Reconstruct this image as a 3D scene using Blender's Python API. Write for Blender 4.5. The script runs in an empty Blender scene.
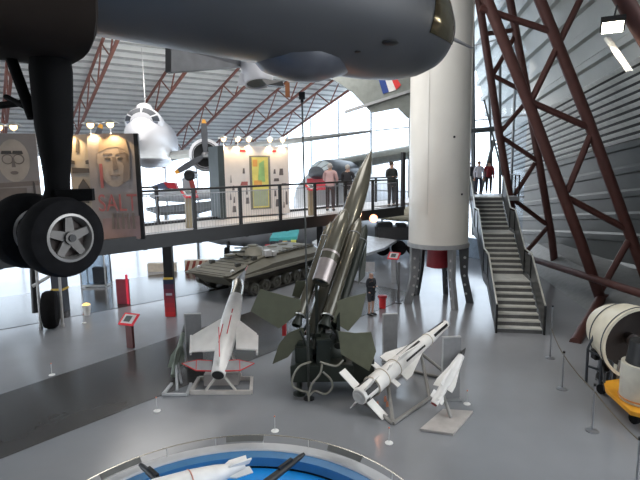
import bpy, bmesh, math, random
from mathutils import Vector, Matrix, Euler
random.seed(7)
V = Vector
SC = bpy.context.scene
COL = SC.collection
# ------------------------------------------------------------------ camera
PITCH, ROLL, EYE, FPX = math.radians(8.3), math.radians(0.9), 5.7, 500.0
_f = V((0, math.cos(PITCH), -math.sin(PITCH)))
_r = V((1, 0, 0)); _u = _r.cross(_f)
CR = math.cos(ROLL)*_r - math.sin(ROLL)*_u
CU = math.cos(ROLL)*_u + math.sin(ROLL)*_r
CAM = V((0, 0, EYE))
cd = bpy.data.cameras.new('camera'); cam = bpy.data.objects.new('camera', cd); COL.objects.link(cam)
cd.sensor_width = 36.0; cd.lens = 36.0*FPX/640.0; cd.clip_end = 500
m3 = Matrix((CR, CU, -_f)).transposed()
cam.matrix_world = Matrix.Translation(CAM) @ m3.to_4x4()
SC.camera = cam
def ray(x, y): return _f*FPX + CR*(x-320) + CU*(240-y)
def at(x, y, Y): d = ray(x, y); return CAM + d*(Y/d.y)
def az(x, y, z=0.0): d = ray(x, y); return CAM + d*((z-EYE)/d.z)
# ------------------------------------------------------------------ world, light, exposure
w = bpy.data.worlds.new('overcast_sky'); SC.world = w; w.use_nodes = True
bg = w.node_tree.nodes['Background']
bg.inputs[0].default_value = (0.92, 0.96, 1.0, 1); bg.inputs[1].default_value = 3.4
SC.view_settings.view_transform = 'Standard'; SC.view_settings.look = 'None'
SC.view_settings.gamma = 1; SC.view_settings.use_curve_mapping = False
SC.view_settings.exposure = 0.38
def area(name, loc, rot, sx, sy, power, col=(1, .97, .93)):
    l = bpy.data.lights.new(name, 'AREA'); l.shape = 'RECTANGLE'; l.size = sx; l.size_y = sy
    l.energy = power; l.color = col
    o = bpy.data.objects.new(name, l); o.location = loc; o.rotation_euler = rot; COL.objects.link(o); return o
# unseen fill lights added overhead to brighten the hall
area('hall_fill_light', (1, 15, 13.4), (0, 0, 0), 5, 5, 420)
area('hall_fill_light', (-9, 26, 10.5), (0, 0, 0), 6, 6, 300)
area('hall_fill_light', (-1, 21.5, 12.2), (math.radians(28), 0, 0), 5, 3, 420)
area('roof_fill_light', (-7, 30, 6.3), (math.pi, 0, 0), 12, 8, 260, (.95, 1, .97))  # added upward fill, unseen from the camera, to lift the roof sheet
area('roof_fill_light', (-5, 22, 8.6), (math.pi, 0, 0), 8, 6, 160, (.95, 1, .97))
# ------------------------------------------------------------------ materials
MATS = {}
def mat(name, col, rough=.5, metal=0.0, noise=.12, scale=4.0, emit=0.0, bump=0.0, coat=0.0, stretch=None):
    if name in MATS: return MATS[name]
    m = bpy.data.materials.new(name); m.use_nodes = True; MATS[name] = m
    nt = m.node_tree; b = nt.nodes['Principled BSDF']
    tc = nt.nodes.new('ShaderNodeTexCoord'); mp = nt.nodes.new('ShaderNodeMapping')
    if stretch: mp.inputs['Scale'].default_value = stretch
    nt.links.new(tc.outputs['Object'], mp.inputs[0])
    n = nt.nodes.new('ShaderNodeTexNoise'); n.inputs['Scale'].default_value = scale; n.inputs['Detail'].default_value = 5
    nt.links.new(mp.outputs[0], n.inputs['Vector'])
    cr = nt.nodes.new('ShaderNodeValToRGB')
    cr.color_ramp.elements[0].position = .3; cr.color_ramp.elements[1].position = .7
    cr.color_ramp.elements[0].color = tuple(max(0, c*(1-noise)) for c in col)+(1,)
    cr.color_ramp.elements[1].color = tuple(min(1, c*(1+noise)) for c in col)+(1,)
    nt.links.new(n.outputs['Fac'], cr.inputs[0]); nt.links.new(cr.outputs[0], b.inputs['Base Color'])
    b.inputs['Roughness'].default_value = rough; b.inputs['Metallic'].default_value = metal
    b.inputs['Coat Weight'].default_value = coat
    if emit:
        b.inputs['Emission Color'].default_value = tuple(col)+(1,); b.inputs['Emission Strength'].default_value = emit
    if bump:
        bp = nt.nodes.new('ShaderNodeBump'); bp.inputs['Strength'].default_value = bump; bp.inputs['Distance'].default_value = .02
        nt.links.new(n.outputs['Fac'], bp.inputs['Height']); nt.links.new(bp.outputs[0], b.inputs['Normal'])
    return m
def glass(name, col=(.9, .95, 1), gloss=.08, rough=.05):
    if name in MATS: return MATS[name]
    m = bpy.data.materials.new(name); m.use_nodes = True; MATS[name] = m
    nt = m.node_tree; nt.nodes.clear(); o = nt.nodes.new('ShaderNodeOutputMaterial')
    t = nt.nodes.new('ShaderNodeBsdfTransparent'); t.inputs[0].default_value = tuple(col)+(1,)
    g = nt.nodes.new('ShaderNodeBsdfGlossy'); g.inputs['Roughness'].default_value = rough
    x = nt.nodes.new('ShaderNodeMixShader'); x.inputs[0].default_value = gloss
    nt.links.new(t.outputs[0], x.inputs[1]); nt.links.new(g.outputs[0], x.inputs[2]); nt.links.new(x.outputs[0], o.inputs[0])
    return m
RED_STEEL = mat('oxide_red_steel', (.085, .030, .024), .55, .1)
ROOF_STEEL = mat('roof_red_steel', (.22, .075, .05), .55, .1)
DARK = mat('black_metal', (.02, .021, .023), .45, .3)
GREY = mat('grey_metal', (.33, .34, .35), .4, .4)
LGREY = mat('light_grey_paint', (.55, .56, .57), .45)
STEEL = mat('brushed_steel', (.6, .6, .6), .28, .9)
WHITE = mat('white_paint', (.88, .88, .86), .35, 0, .05)
CREAM = mat('cream_paint', (.74, .70, .58), .45, 0, .08)
TYRE = mat('tyre_rubber', (.010, .010, .011), .9, 0, .2, 9)
OLIVE = mat('olive_drab_paint', (.085, .095, .06), .38, 0, .12)
OLIVE_FIN = mat('matt_olive_fin', (.115, .12, .078), .6, 0, .08)
RED = mat('red_paint', (.62, .03, .035), .4)
def matte(m, s_=.08): m.node_tree.nodes['Principled BSDF'].inputs['Specular IOR Level'].default_value = s_; return m
matte(TYRE)
SKIN = mat('skin', (.62, .38, .28), .55, 0, .05)
# ------------------------------------------------------------------ mesh builder
def frame(p0, p1, up=V((0, 0, 1))):
    """matrix with local z from p0 to p1, local y as near 'up' as can be"""
    z = (V(p1)-V(p0)).normalized(); x = V(up).cross(z)
    if x.length < 1e-4: x = V((1, 0, 0)).cross(z)
    x.normalize(); y = z.cross(x)
    return Matrix.Translation(V(p0)) @ Matrix((x, y, z)).transposed().to_4x4()
class MB:
    def __init__(s, M=None): s.v = []; s.f = []; s.M = M
    def add(s, vs, fs):
        b = len(s.v)
        if s.M: vs = [s.M @ V(q) for q in vs]
        s.v += [V(q) for q in vs]; s.f += [tuple(b+i for i in q) for q in fs]; return s
    def box(s, c, d, R=None):
        c = V(c); vs = [V((x*d[0]/2, y*d[1]/2, z*d[2]/2)) for x in (-1, 1) for y in (-1, 1) for z in (-1, 1)]
        if R: vs = [R @ q for q in vs]
        return s.add([c+q for q in vs], [(0, 1, 3, 2), (4, 6, 7, 5), (0, 4, 5, 1), (2, 3, 7, 6), (0, 2, 6, 4), (1, 5, 7, 3)])
    def rbox(s, c, d, ang): return s.box(c, d, Matrix.Rotation(ang, 3, 'Z'))
    def beam(s, a, b, wd, ht, up=V((0, 0, 1))):
        a, b = V(a), V(b); z = (b-a); L = z.length; F = frame(a, b, up)
        vs = [F @ V((x*wd/2, y*ht/2, k*L)) for x in (-1, 1) for y in (-1, 1) for k in (0, 1)]
        return s.add(vs, [(0, 1, 3, 2), (4, 6, 7, 5), (0, 4, 5, 1), (2, 3, 7, 6), (0, 2, 6, 4), (1, 5, 7, 3)])
    def lathe(s, prof, a=(0, 0, 0), b=(0, 0, 1), n=20, up=V((0, 0, 1)), sx=1, sy=1, caps=True):
        F = frame(a, b, up); vs = []; fs = []
        for t, r in prof:
            for k in range(n):
                q = 2*math.pi*k/n; vs.append(F @ V((r*sx*math.cos(q), r*sy*math.sin(q), t)))
        for i in range(len(prof)-1):
            for k in range(n):
                k2 = (k+1) % n; fs.append((i*n+k, i*n+k2, (i+1)*n+k2, (i+1)*n+k))
        if caps: fs.append(tuple(range(n-1, -1, -1))); fs.append(tuple((len(prof)-1)*n+k for k in range(n)))
        return s.add(vs, fs)
    def tube(s, a, b, r, r2=None, n=10):
        return s.lathe([(0, r), ((V(b)-V(a)).length, r if r2 is None else r2)], a, b, n)
    def path(s, pts, r, n=8):
        pts = [V(p) for p in pts]; vs = []; fs = []
        for i, p in enumerate(pts):
            d = (pts[min(i+1, len(pts)-1)]-pts[max(i-1, 0)]).normalized(); F = frame(p, p+d, V((.13, .21, 1)))
            for k in range(n):
                q = 2*math.pi*k/n; vs.append(F @ V((r*math.cos(q), r*math.sin(q), 0)))
        for i in range(len(pts)-1):
            for k in range(n):
                k2 = (k+1) % n; fs.append((i*n+k, i*n+k2, (i+1)*n+k2, (i+1)*n+k))
        fs.append(tuple(range(n-1, -1, -1))); fs.append(tuple((len(pts)-1)*n+k for k in range(n)))
        return s.add(vs, fs)
    def prism(s, pts, th):
        """slab: polygon pts (3d) extruded by vector th, centred"""
        th = V(th)/2; n = len(pts); vs = [V(p)-th for p in pts]+[V(p)+th for p in pts]
        fs = [tuple(range(n-1, -1, -1)), tuple(range(n, 2*n))]+[(i, (i+1) % n, n+(i+1) % n, n+i) for i in range(n)]
        return s.add(vs, fs)
    def ball(s, c, r, n=14, m=9, sc=(1, 1, 1)):
        vs = []; fs = []
        for i in range(m+1):
            p = math.pi*i/m
            for k in range(n):
                q = 2*math.pi*k/n
                vs.append(V(c)+V((r*sc[0]*math.sin(p)*math.cos(q), r*sc[1]*math.sin(p)*math.sin(q), r*sc[2]*math.cos(p))))
        for i in range(m):
            for k in range(n): k2 = (k+1) % n; fs.append((i*n+k, (i+1)*n+k, (i+1)*n+k2, i*n+k2))
        return s.add(vs, fs)
    def torus(s, c, nrm, R, r, n=32, m=10):
        F = frame(V(c), V(c)+V(nrm)); vs = []; fs = []
        for i in range(n):
            a = 2*math.pi*i/n
            for k in range(m):
                q = 2*math.pi*k/m; rr = R+r*math.cos(q); vs.append(F @ V((rr*math.cos(a), rr*math.sin(a), r*math.sin(q))))
        for i in range(n):
            for k in range(m): fs.append((i*m+k, ((i+1) % n)*m+k, ((i+1) % n)*m+(k+1) % m, i*m+(k+1) % m))
        return s.add(vs, fs)
    def grid(s, rows):
        n = len(rows[0]); vs = [q for r in rows for q in r]
        return s.add(vs, [(i*n+k, i*n+k+1, (i+1)*n+k+1, (i+1)*n+k) for i in range(len(rows)-1) for k in range(n-1)])
    def build(s, name, m, parent=None, off=V((0, 0, 0)), smooth=True, bevel=0.0, solid=0.0):
        me = bpy.data.meshes.new(name); me.from_pydata([q-off for q in s.v], [], s.f); me.materials.append(m)
        bm = bmesh.new(); bm.from_mesh(me)
        bmesh.ops.remove_doubles(bm, verts=bm.verts, dist=1e-5)
        bmesh.ops.recalc_face_normals(bm, faces=bm.faces)
        if bevel:
            bmesh.ops.bevel(bm, geom=[e for e in bm.edges if len(e.link_faces) == 2 and e.calc_face_angle(0) > .6], offset=bevel, segments=2, affect='EDGES')
        for e in bm.edges:
            e.smooth = not (len(e.link_faces) != 2 or e.calc_face_angle(0) > math.radians(38))
        for f in bm.faces: f.smooth = smooth
        bm.to_mesh(me); bm.free()
        o = bpy.data.objects.new(name, me); COL.objects.link(o)
        if parent: o.parent = parent
        if solid:
            md = o.modifiers.new('solid', 'SOLIDIFY'); md.thickness = solid
        return o
class Thing:
    """An Empty at the base; parts authored in world coordinates are stored relative to it."""
    def __init__(s, name, label, cat, base, group=None, kind=None):
        s.base = V(base); o = bpy.data.objects.new(name, None); COL.objects.link(o); o.location = s.base; o.empty_display_size = .2
        o['label'] = label; o['category'] = cat
        if group: o['group'] = group
        if kind: o['kind'] = kind
        s.o = o
    def part(s, name, mb, m, parent=None, label=None, **kw):
        p = mb.build(name, m, parent or s.o, s.base, **kw)
        if label: p['label'] = label
        return p
def single(name, label, cat, mb, m, base=None, group=None, **kw):
    b = V(base) if base is not None else sum(mb.v, V((0, 0, 0)))/len(mb.v)
    o = mb.build(name, m, None, b, **kw); o.location = b; o['label'] = label; o['category'] = cat
    if group: o['group'] = group
    return o
def struct(name, mb, m, parent=None, **kw):
    o = mb.build(name, m, parent, **kw)
    if not parent: o['kind'] = 'structure'
    return o
def copy_thing(root, loc, rz=0, label=None, sc=None):
    r = root.copy(); COL.objects.link(r); r.location = loc; r.rotation_euler = (0, 0, rz)
    if label: r['label'] = label
    if sc: r.scale = (sc, sc, sc)
    for ch in list(root.children):
        c = ch.copy(); COL.objects.link(c); c.parent = r
        for g in list(ch.children):
            d = g.copy(); COL.objects.link(d); d.parent = c
    return r
def text_mesh(body, size, M, m, name, parent, depth=.004):
    cu = bpy.data.curves.new(name, 'FONT'); cu.body = body; cu.size = size; cu.extrude = depth; cu.align_x = 'CENTER'; cu.align_y = 'CENTER'
    t = bpy.data.objects.new(name, cu); COL.objects.link(t)
    me = bpy.data.meshes.new_from_object(t); COL.objects.unlink(t); bpy.data.objects.remove(t)
    me.transform(M); me.materials.clear(); me.materials.append(m)
    o = bpy.data.objects.new(name, me); COL.objects.link(o); o.parent = parent; return o
# ------------------------------------------------------------------ hall frame
HU = V((.82, .573, 0)).normalized(); HV = V((-.573, .82, 0)).normalized()
def H(u_, v_, z): return HU*u_ + HV*v_ + V((0, 0, z))
def roofz(v_): return 20.7 - .29*v_
def uv(p): return p.dot(HU), p.dot(HV)
# floor
fm = mat('polished_concrete', (.255, .265, .285), .2, 0, .10, .35)
fb = fm.node_tree.nodes['Principled BSDF']
_n = fm.node_tree.nodes.new('ShaderNodeTexNoise'); _n.inputs['Scale'].default_value = 1.3
_r2 = fm.node_tree.nodes.new('ShaderNodeMapRange'); _r2.inputs[3].default_value = .10; _r2.inputs[4].default_value = .26
fm.node_tree.links.new(_n.outputs[0], _r2.inputs[0]); fm.node_tree.links.new(_r2.outputs[0], fb.inputs['Roughness'])
mb = MB(); mb.box((-5, 20, -.15), (90, 76, .3)); struct('floor', mb, fm)
# dark strip laid across the floor
t0, t1 = az(0, 395), az(160, 342); b0, b1 = az(0, 459), az(160, 396)
dt = (t1-t0).normalized(); dbt = (b1-b0).normalized()
Bp = b0-dbt*8; Tp = t0-dt*8
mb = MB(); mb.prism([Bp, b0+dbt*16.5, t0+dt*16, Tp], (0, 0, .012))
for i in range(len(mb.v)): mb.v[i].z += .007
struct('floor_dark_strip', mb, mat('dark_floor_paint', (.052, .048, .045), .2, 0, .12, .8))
s0_, s1_ = az(60, 319), az(190, 295); s2_, s3_ = az(60, 288), az(190, 270); e_ = (s1_-s0_).normalized()
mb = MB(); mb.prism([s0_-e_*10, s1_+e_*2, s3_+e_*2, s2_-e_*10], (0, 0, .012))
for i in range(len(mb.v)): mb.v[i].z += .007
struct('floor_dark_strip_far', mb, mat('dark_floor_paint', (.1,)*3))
# ceiling: corrugated sheet, ribs along HU
def corr(u0, u1, v0, v1, step, amp, fz):
    mb = MB(); rows = []; v_ = v0; prof = [(0, 0), (.45, 0), (.6, amp), (.85, amp), (1, 0)]
    while v_ < v1:
        for t, a in prof[:-1]:
            vv = v_+t*step; rows.append([H(u0, vv, fz(vv)+a), H(u1, vv, fz(vv)+a)])
        v_ += step
    return mb.grid(rows)
cl = corr(-30, 25.2, -12, 46.2, .78, .26, roofz)
ce_ = struct('ceiling', cl, mat('white_roof_sheet', (.86, .87, .86), .5, 0, .08, 1.0), smooth=False)
mb = MB(); v_ = 6.0  # grey strips stand in for the shadow lines between roof ribs
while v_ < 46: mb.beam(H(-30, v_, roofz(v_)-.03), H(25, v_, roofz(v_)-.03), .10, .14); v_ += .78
po_ = struct('rib_shade_strip', mb, mat('rib_shade_grey', (.42, .43, .43), .6), ce_, smooth=False); po_['kind'] = 'stuff'
mb = MB(); mb.box((0, -9.15, 8), (60, .3, 32)); struct('wall_near', mb, mat('near_wall_grey', (.2, .21, .22), .7), smooth=False)
# eave wall on the low (left) side with a window band
wm = mat('grey_wall_panel', (.55, .57, .6), .6)
zc = roofz(46)
mb = MB()
def hbox(mb, u0, u1, v0, v1, z0, z1):
    vs = [H(a, b, c) for a in (u0, u1) for b in (v0, v1) for c in (z0, z1)]
    mb.add(vs, [(0, 1, 3, 2), (4, 6, 7, 5), (0, 4, 5, 1), (2, 3, 7, 6), (0, 2, 6, 4), (1, 5, 7, 3)]); return mb
hbox(mb, -30, 25, 46, 46.3, 6.9, zc+.2); hbox(mb, -30, 25, 46, 46.3, 0, .5)
struct('wall_left', mb, wm, smooth=False)
FR = mat('white_window_frame', (.7, .72, .74), .4)
wf = MB()
for k in range(-30, 26, 3): hbox(wf, k-.06, k+.06, 46, 46.25, .5, 6.9)
hbox(wf, -30, 25, 45.98, 46.2, 3.4, 3.6)
wo = struct('window_1', wf, FR, smooth=False)
gp = MB(); hbox(gp, -30, 25, 46.08, 46.1, .5, 6.9); struct('pane', gp, glass('window_glass'), wo, smooth=False)
# end gable: glazing from floor to roof line
wf = MB()
for k in range(17, 46, 4):
    hbox(wf, 25.0, 25.16, k-.03, k+.03, .3, roofz(k)-.1)
for z in (3.9, 8.3, 12.6):
    vm = min(46, (20.7-z)/.29); hbox(wf, 25.02, 25.14, 16.2, vm, z-.04, z+.04)
wo = struct('window_2', wf, mat('pale_mullion', (.62, .65, .68), .4), smooth=False)
gp = MB(); gp.prism([H(25.1, 16.2, 0), H(25.1, 46, 0), H(25.1, 46, roofz(46)), H(25.1, 16.2, roofz(16.2))], HU*.02); struct('pane', gp, glass('window_glass'), wo, smooth=False)
mb = MB(); mb.prism([H(25.3, 16.2, 0), H(25.3, 46, 0), H(25.3, 46, 1.2), H(25.3, 16.2, 1.2)], HU*.2); struct('wall_far', mb, wm, smooth=False)
# roof trusses running down the slope
def truss(u_, lab):
    T = Thing('roof_truss', lab, 'truss', H(u_, 28, roofz(28)), 'red steel roof trusses')
    for nm, off, wd in (('top_chord', .15, .12), ('bottom_chord', 1.6, .15)):
        mb = MB(); mb.beam(H(u_, 10, roofz(10)-off), H(u_, 45.8, roofz(45.8)-off), wd, .12); T.part(nm, mb, ROOF_STEEL, smooth=False)
    mb = MB(); v_ = 10; k = 0
    while v_ < 44:
        a = H(u_, v_, roofz(v_)-(.15 if k % 2 else 1.6)); b = H(u_, v_+1.7, roofz(v_+1.7)-(1.6 if k % 2 else .15)); mb.tube(a, b, .045, n=6); v_ += 1.7; k += 1
    T.part('lattice_web', mb, ROOF_STEEL)
    return T
nth = ['first', 'second', 'third', 'fourth', 'fifth', 'sixth']
for i, u_ in enumerate((2.3, 6.4, 10.5, 14.7, 18.9, 22.3)):
    truss(u_, 'dark red roof truss, %s of six counted from the left' % nth[i])
# sloping right-hand wall of ribbed cladding (warped surface)
def wallpt(t, z):           # t 0 far .. 1 near ; z nominal height at the far end
    zz = z if t == 0 else z*(1-t)+t*((1.9+1.15*z) if z > 1.5 else z*2.42)
    Y = 37-27*t; X = 15.0 - .7*t - (.30+.02*t)*zz
    if t < 1: zz2 = 5.7+(zz-5.7)*(1+.19*(1-t)); zz = max(0, zz2) if z < .01 else zz2; X = 15.0 - .7*t - (.30+.02*t)*zz
    return V((X, Y, zz))
rows = []; z = 0.0
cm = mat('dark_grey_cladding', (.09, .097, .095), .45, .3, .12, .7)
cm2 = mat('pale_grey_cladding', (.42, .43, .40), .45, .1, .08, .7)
def clad(z0, z1, step, bump, mname, m):
    rows = []; z = z0; nrm = V((.96, 0, .28))
    while z < z1-1e-6:
        for a, h_ in ((0, 0), (.62, 0), (.7, -bump), (.92, -bump)):
            rows.append([wallpt(t/8, z+a*step)+nrm*h_ for t in range(9)])
        z += step
    rows.append([wallpt(t/8, z1) for t in range(9)])
    mb = MB(); mb.grid(rows); return struct(mname, mb, m, smooth=False)
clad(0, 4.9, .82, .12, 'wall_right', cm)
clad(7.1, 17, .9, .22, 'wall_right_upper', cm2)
# louvre band between the two claddings
mb = MB(); z = 4.9
while z < 7.1:
    mb.grid([[wallpt(t/8, z)+V((.02, 0, 0)) for t in range(9)], [wallpt(t/8, z+.11)+V((-.10, 0, 0)) for t in range(9)]]); z += .24
struct('wall_right_louvres', mb, mat('louvre_metal', (.74, .75, .72), .4, .1), smooth=False, solid=.02)
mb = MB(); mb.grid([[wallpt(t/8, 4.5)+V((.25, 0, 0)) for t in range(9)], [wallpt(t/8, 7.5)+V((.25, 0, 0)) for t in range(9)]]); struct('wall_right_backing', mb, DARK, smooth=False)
# low sloping plinth at the wall foot
k1, k2 = az(552, 285), az(582, 307); kd = (k1-k2).normalized()
ka, kb = k2-kd*9, k1+kd*7
mb = MB(); mb.add([ka, kb, kb+V((1.3, 0, .9)), ka+V((1.3, 0, .9)), kb+V((3.5, 0, .9)), ka+V((3.5, 0, .9))], [(0, 1, 2, 3), (3, 2, 4, 5)])
struct('baseboard_right', mb, mat('plinth_concrete', (.19, .195, .195), .7), smooth=False)
# leaning lattice frames along the right wall
def chord(mb, pts, r): 
    for a, b in zip(pts, pts[1:]): mb.tube(a, b, r, n=10)
def leanframe(label, Y, inner, outer, webs, r, foot=None):
    base = at(*inner[-1], Y); T = Thing('wall_frame', label, 'steel frame', V((base.x, Y, 0)), 'leaning red steel wall frames')
    for nm, pl in (('inner_chord', inner), ('outer_chord', outer)):
        pts = [at(*q, Y) for q in pl]
        d = (pts[0]-pts[1]).normalized(); pts.insert(0, pts[0]+d*3)
        if pts[-1].z > 0: e = (pts[-1]-pts[-2]); pts.append(pts[-1]+e*(pts[-1].z/-e.z))
        mb = MB(); chord(mb, pts, r); T.part(nm, mb, RED_STEEL)
    for a, b in webs:
        mb = MB(); mb.tube(at(*a, Y), at(*b, Y), r*.62, n=8); T.part('brace', mb, RED_STEEL)
    if foot:
        mb = MB(); mb.tube(at(*foot[0], Y), az(*foot[1]), r*.9); T.part('strut', mb, RED_STEEL)
    return T
leanframe('large dark red leaning lattice frame rising above the cream cowling', 19,
    [(487, 0), (532, 112), (580, 240), (601, 300)], [(540, 0), (588, 120), (632, 240), (660, 315)],
    [((480, 8), (556, 33)), ((582, -4), (531, 101)), ((531, 102), (590, 128)), ((590, 136), (567, 192)), ((568, 198), (628, 230)), ((630, 238), (600, 292)), ((601, 297), (655, 300))], .2, ((601, 298), (575, 343)))
leanframe('dark red leaning lattice frame just right of the staircase, further back than the large one', 26,
    [(482, 20), (497, 120), (517, 240), (521, 262)], [(510, 0), (530, 108), (552, 240), (556, 275)],
    [((484, 34), (516, 30)), ((515, 36), (490, 80)), ((490, 74), (525, 92)), ((528, 100), (499, 134)), ((500, 136), (536, 160)), ((535, 163), (514, 196)), ((514, 200), (546, 224)), ((547, 228), (521, 258))], .19)
leanframe('dark red steel member crossing the top right corner nearest the viewer', 12,
    [(585, -60), (618, -10), (700, 130)], [(640, -60), (720, 100)], [((618, -10), (660, -20))], .2)
mb = MB(); mb.tube(at(519, 255, 26), at(655, 298, 15), .14)
single('wall_tube', 'dark red horizontal tube running low along the right wall through both frames', 'steel tube', mb, RED_STEEL)
# =================================================================== walkway
DZ = 4.1
A_, B_ = az(146, 238, DZ), az(405, 208, DZ)
WD = (B_-A_).normalized(); WN = V((-WD.y, WD.x, 0))          # along, and away from viewer
def W(s, n, z): return A_+WD*s+WN*n+V((0, 0, z))
S0, S1, DW = -9.0, 16.3, 2.5
WK = Thing('walkway', 'long raised walkway with black edge beam and pale deck crossing the hall', 'walkway', W(4, 1.2, -DZ))
mb = MB(); mb.prism([W(S0, .06, -.06), W(10.3, .06, -.06), W(10.3, 1.6, -.06), W(S1, 1.6, -.06), W(S1, DW+1.1, -.06), W(9.0, DW+1.1, -.06), W(2.0, DW+1.1, -.06), W(2.0, DW, -.06), W(S0, DW, -.06)], (0, 0, .11))
WK.part('deck', mb, mat('pale_deck_floor', (.62, .62, .64), .4, 0, .05), smooth=False)
for n in (0, DW+.0):
    mb = MB(); mb.beam(W(S0, n, -.1), W(10.3, n, -.1), .1, .34); WK.part('edge_beam', mb, DARK, smooth=False)
mb = MB(); s = S0
while s < 10.2: mb.beam(W(s, .05, -.2), W(s, DW, -.2), .08, .2); s += 1.5
WK.part('joist', mb, DARK, smooth=False)
RL = Thing('railing', 'black post railing with fine wire infill along the near edge of the walkway', 'railing', W(4, 0, 0), 'walkway railings')
RB = Thing('railing', 'black post railing along the far edge of the walkway behind the visitors', 'railing', W(4, DW, 0), 'walkway railings')
for T, n, s0, s1 in ((RL, 0.0, -.1, 9.9), (RB, DW, -1, 1.6), (RB, DW, 9.3, 13)):
    k = int((s1-s0)/1.36+.5); st = (s1-s0)/k
    for i in range(k+1):
        mb = MB(); mb.beam(W(s0+i*st, n, .05), W(s0+i*st, n, 1.12), .09, .06, WN); T.part('post', mb, DARK, smooth=False)
    mb = MB(); mb.tube(W(s0, n, 1.1), W(s1, n, 1.1), .03); T.part('handrail', mb, DARK)
    mb = MB(); mb.tube(W(s0, n, .98), W(s1, n, .98), .012, n=5); mb.tube(W(s0, n, .1), W(s1, n, .1), .012, n=5); s = s0
    while s < s1: mb.tube(W(s, n, .08), W(s, n, 1.0), .0035, n=4); s += .085
    o = T.part('wire_infill', mb, mat('thin_wire', (.35, .36, .38), .4, .6))
    o['kind'] = 'stuff'
mb = MB(); mb.beam(W(10.35, .05, -.05), W(10.35, .05, 2.1), .16, .1, WN)
single('walkway_column', 'tall black post at the walkway edge beside the white rocket', 'post', mb, DARK, smooth=False)
# support legs of walkway
for s in (-8.5, 7.0):
    T = Thing('walkway_support', 'black steel column carrying the walkway ' + ('left of the display boards' if s < 0 else 'behind the big green missile'), 'column', W(s, 1.2, -DZ))
    mb = MB(); mb.box(W(s, 1.2, -DZ/2-.15), (.22, .22, DZ-.3)); T.part('shaft', mb, DARK, smooth=False)
    mb = MB(); mb.box(W(s, 1.2, -DZ+.03), (.5, .5, .05)); T.part('base_plate', mb, DARK, smooth=False)
# --------------------------------------------------------- display boards on the walkway
PM = mat('photo_print_board', (.42, .37, .33), .45, 0, .1, 2)
def lamp_on(T, p, d=V((0, 0, 0))):
    pass
def spot(name, label, p, aim, power, group, col=(1, .72, .38)):
    """small dish display lamp on a stalk"""
    T = Thing(name, label, 'lamp', p, group)
    q = p+V((0, 0, .22)); mb = MB(); mb.path([p, p+V((0, 0, .12)), q], .012, 6); T.part('stalk', mb, STEEL)
    mb = MB(); mb.lathe([(0, .04), (.02, .08), (.08, .19), (.09, .19), (.03, .07), (.012, .03)], q+V((0, 0, .1)), q+V((0, 0, -.2)), 16); T.part('dish', mb, STEEL)
    mb = MB(); mb.ball(q+V((0, 0, -.01)), .075, 12, 8); T.part('bulb', mb, mat('warm_bulb', (1, .62, .25), emit=5))
    l = bpy.data.lights.new(name, 'SPOT'); l.energy = power; l.color = col; l.spot_size = 1.9; l.shadow_soft_size = .05
    o = bpy.data.objects.new('lamp_light', l); COL.objects.link(o); o.parent = T.o
    d = (aim-q).normalized(); o.location = V((0, 0, .22))+d*.16+V((0, -.04, -.03)); o.rotation_euler = d.to_track_quat('-Z', 'Y').to_euler()
def board(p0, p1, h, th=.06):
    """upright slab between two ground points"""
    mb = MB(); mb.beam(p0+V((0, 0, h/2)), p1+V((0, 0, h/2)), th, h); return mb
def patch(T, fr, pts, name, m, parent, lab=None, th=.008):
    """flat shape on a board; fr(x,z) gives world points"""
    mb = MB(); q = [fr(*p) for p in pts]; nrm = (q[1]-q[0]).cross(q[2]-q[0]).normalized(); mb.prism(q, nrm*th)
    return T.part(name, mb, m, parent, lab, smooth=False)
def ellipse(cx, cz, rx, rz, n=18, a0=0, a1=2*math.pi):
    return [(cx+rx*math.cos(a0+(a1-a0)*k/n), cz+rz*math.sin(a0+(a1-a0)*k/n)) for k in range(n)]
def boardframe(p0, p1, base_n=.04):
    d = (p1-p0); L = d.length; d.normalize(); nn = V((d.y, -d.x, 0))
    if nn.dot(CAM-p0) < 0: nn = -nn
    return (lambda x, z: p0+d*(x*L)+nn*base_n+V((0, 0, z))), L, nn
F_DK = mat('print_dark_ink', (.085, .07, .06), .5); F_MD = mat('print_brown_tone', (.22, .17, .14), .5); F_LT = mat('print_pale_tone', (.48, .39, .31), .5)
F_RED = mat('print_faded_red', (.42, .13, .12), .5); F_PINK = mat('print_dull_pink', (.33, .22, .205), .5)
# board A : right-most portrait board
pa, pb = az(95.5, 240, DZ), az(143, 239, DZ)
pb = pa+(pb-pa)
T = Thing('display_board', 'tall display board with large portrait face and red lettering at the railing end', 'display board', (pa+pb)/2, 'portrait display boards')
f, L, nn = boardframe(pa, pb, .045)
bo = T.part('panel', board(pa, pb, 2.42), mat('grey_brown_print', (.30, .26, .245), .45, 0, .15, 2), smooth=False)
HH = 2.42
patch(T, f, ellipse(.52, 1.78, .34, .56), 'face', mat('print_face_tone', (.36, .29, .24), .5, 0, .18, 3), bo)
f2 = lambda x, z: f(x, z)+nn*.01
patch(T, f2, [(.22, 2.0), (.26, 2.3), (.5, 2.4), (.8, 2.28), (.86, 1.95), (.8, 1.75), (.76, 2.05), (.62, 2.12), (.42, 2.1)], 'hair', mat('print_hair_tone', (.30, .23, .17), .5), bo)
for x in (.40, .66): patch(T, f2, ellipse(x, 1.86, .06, .03), 'eye', F_DK, bo); patch(T, f2, [(x-.1, 1.94), (x+.1, 1.96), (x+.08, 1.99), (x-.08, 1.98)], 'eyebrow', F_MD, bo)
patch(T, f2, [(.5, 1.9), (.56, 1.9), (.61, 1.62), (.5, 1.6)], 'nose', F_MD, bo)
patch(T, f2, ellipse(.53, 1.48, .10, .025), 'mouth', F_MD, bo)
patch(T, f2, [(.62, 2.1), (.84, 1.95), (.84, 1.4), (.68, 1.3), (.72, 1.7)], 'cheek_shadow_print', F_MD, bo)
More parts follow.
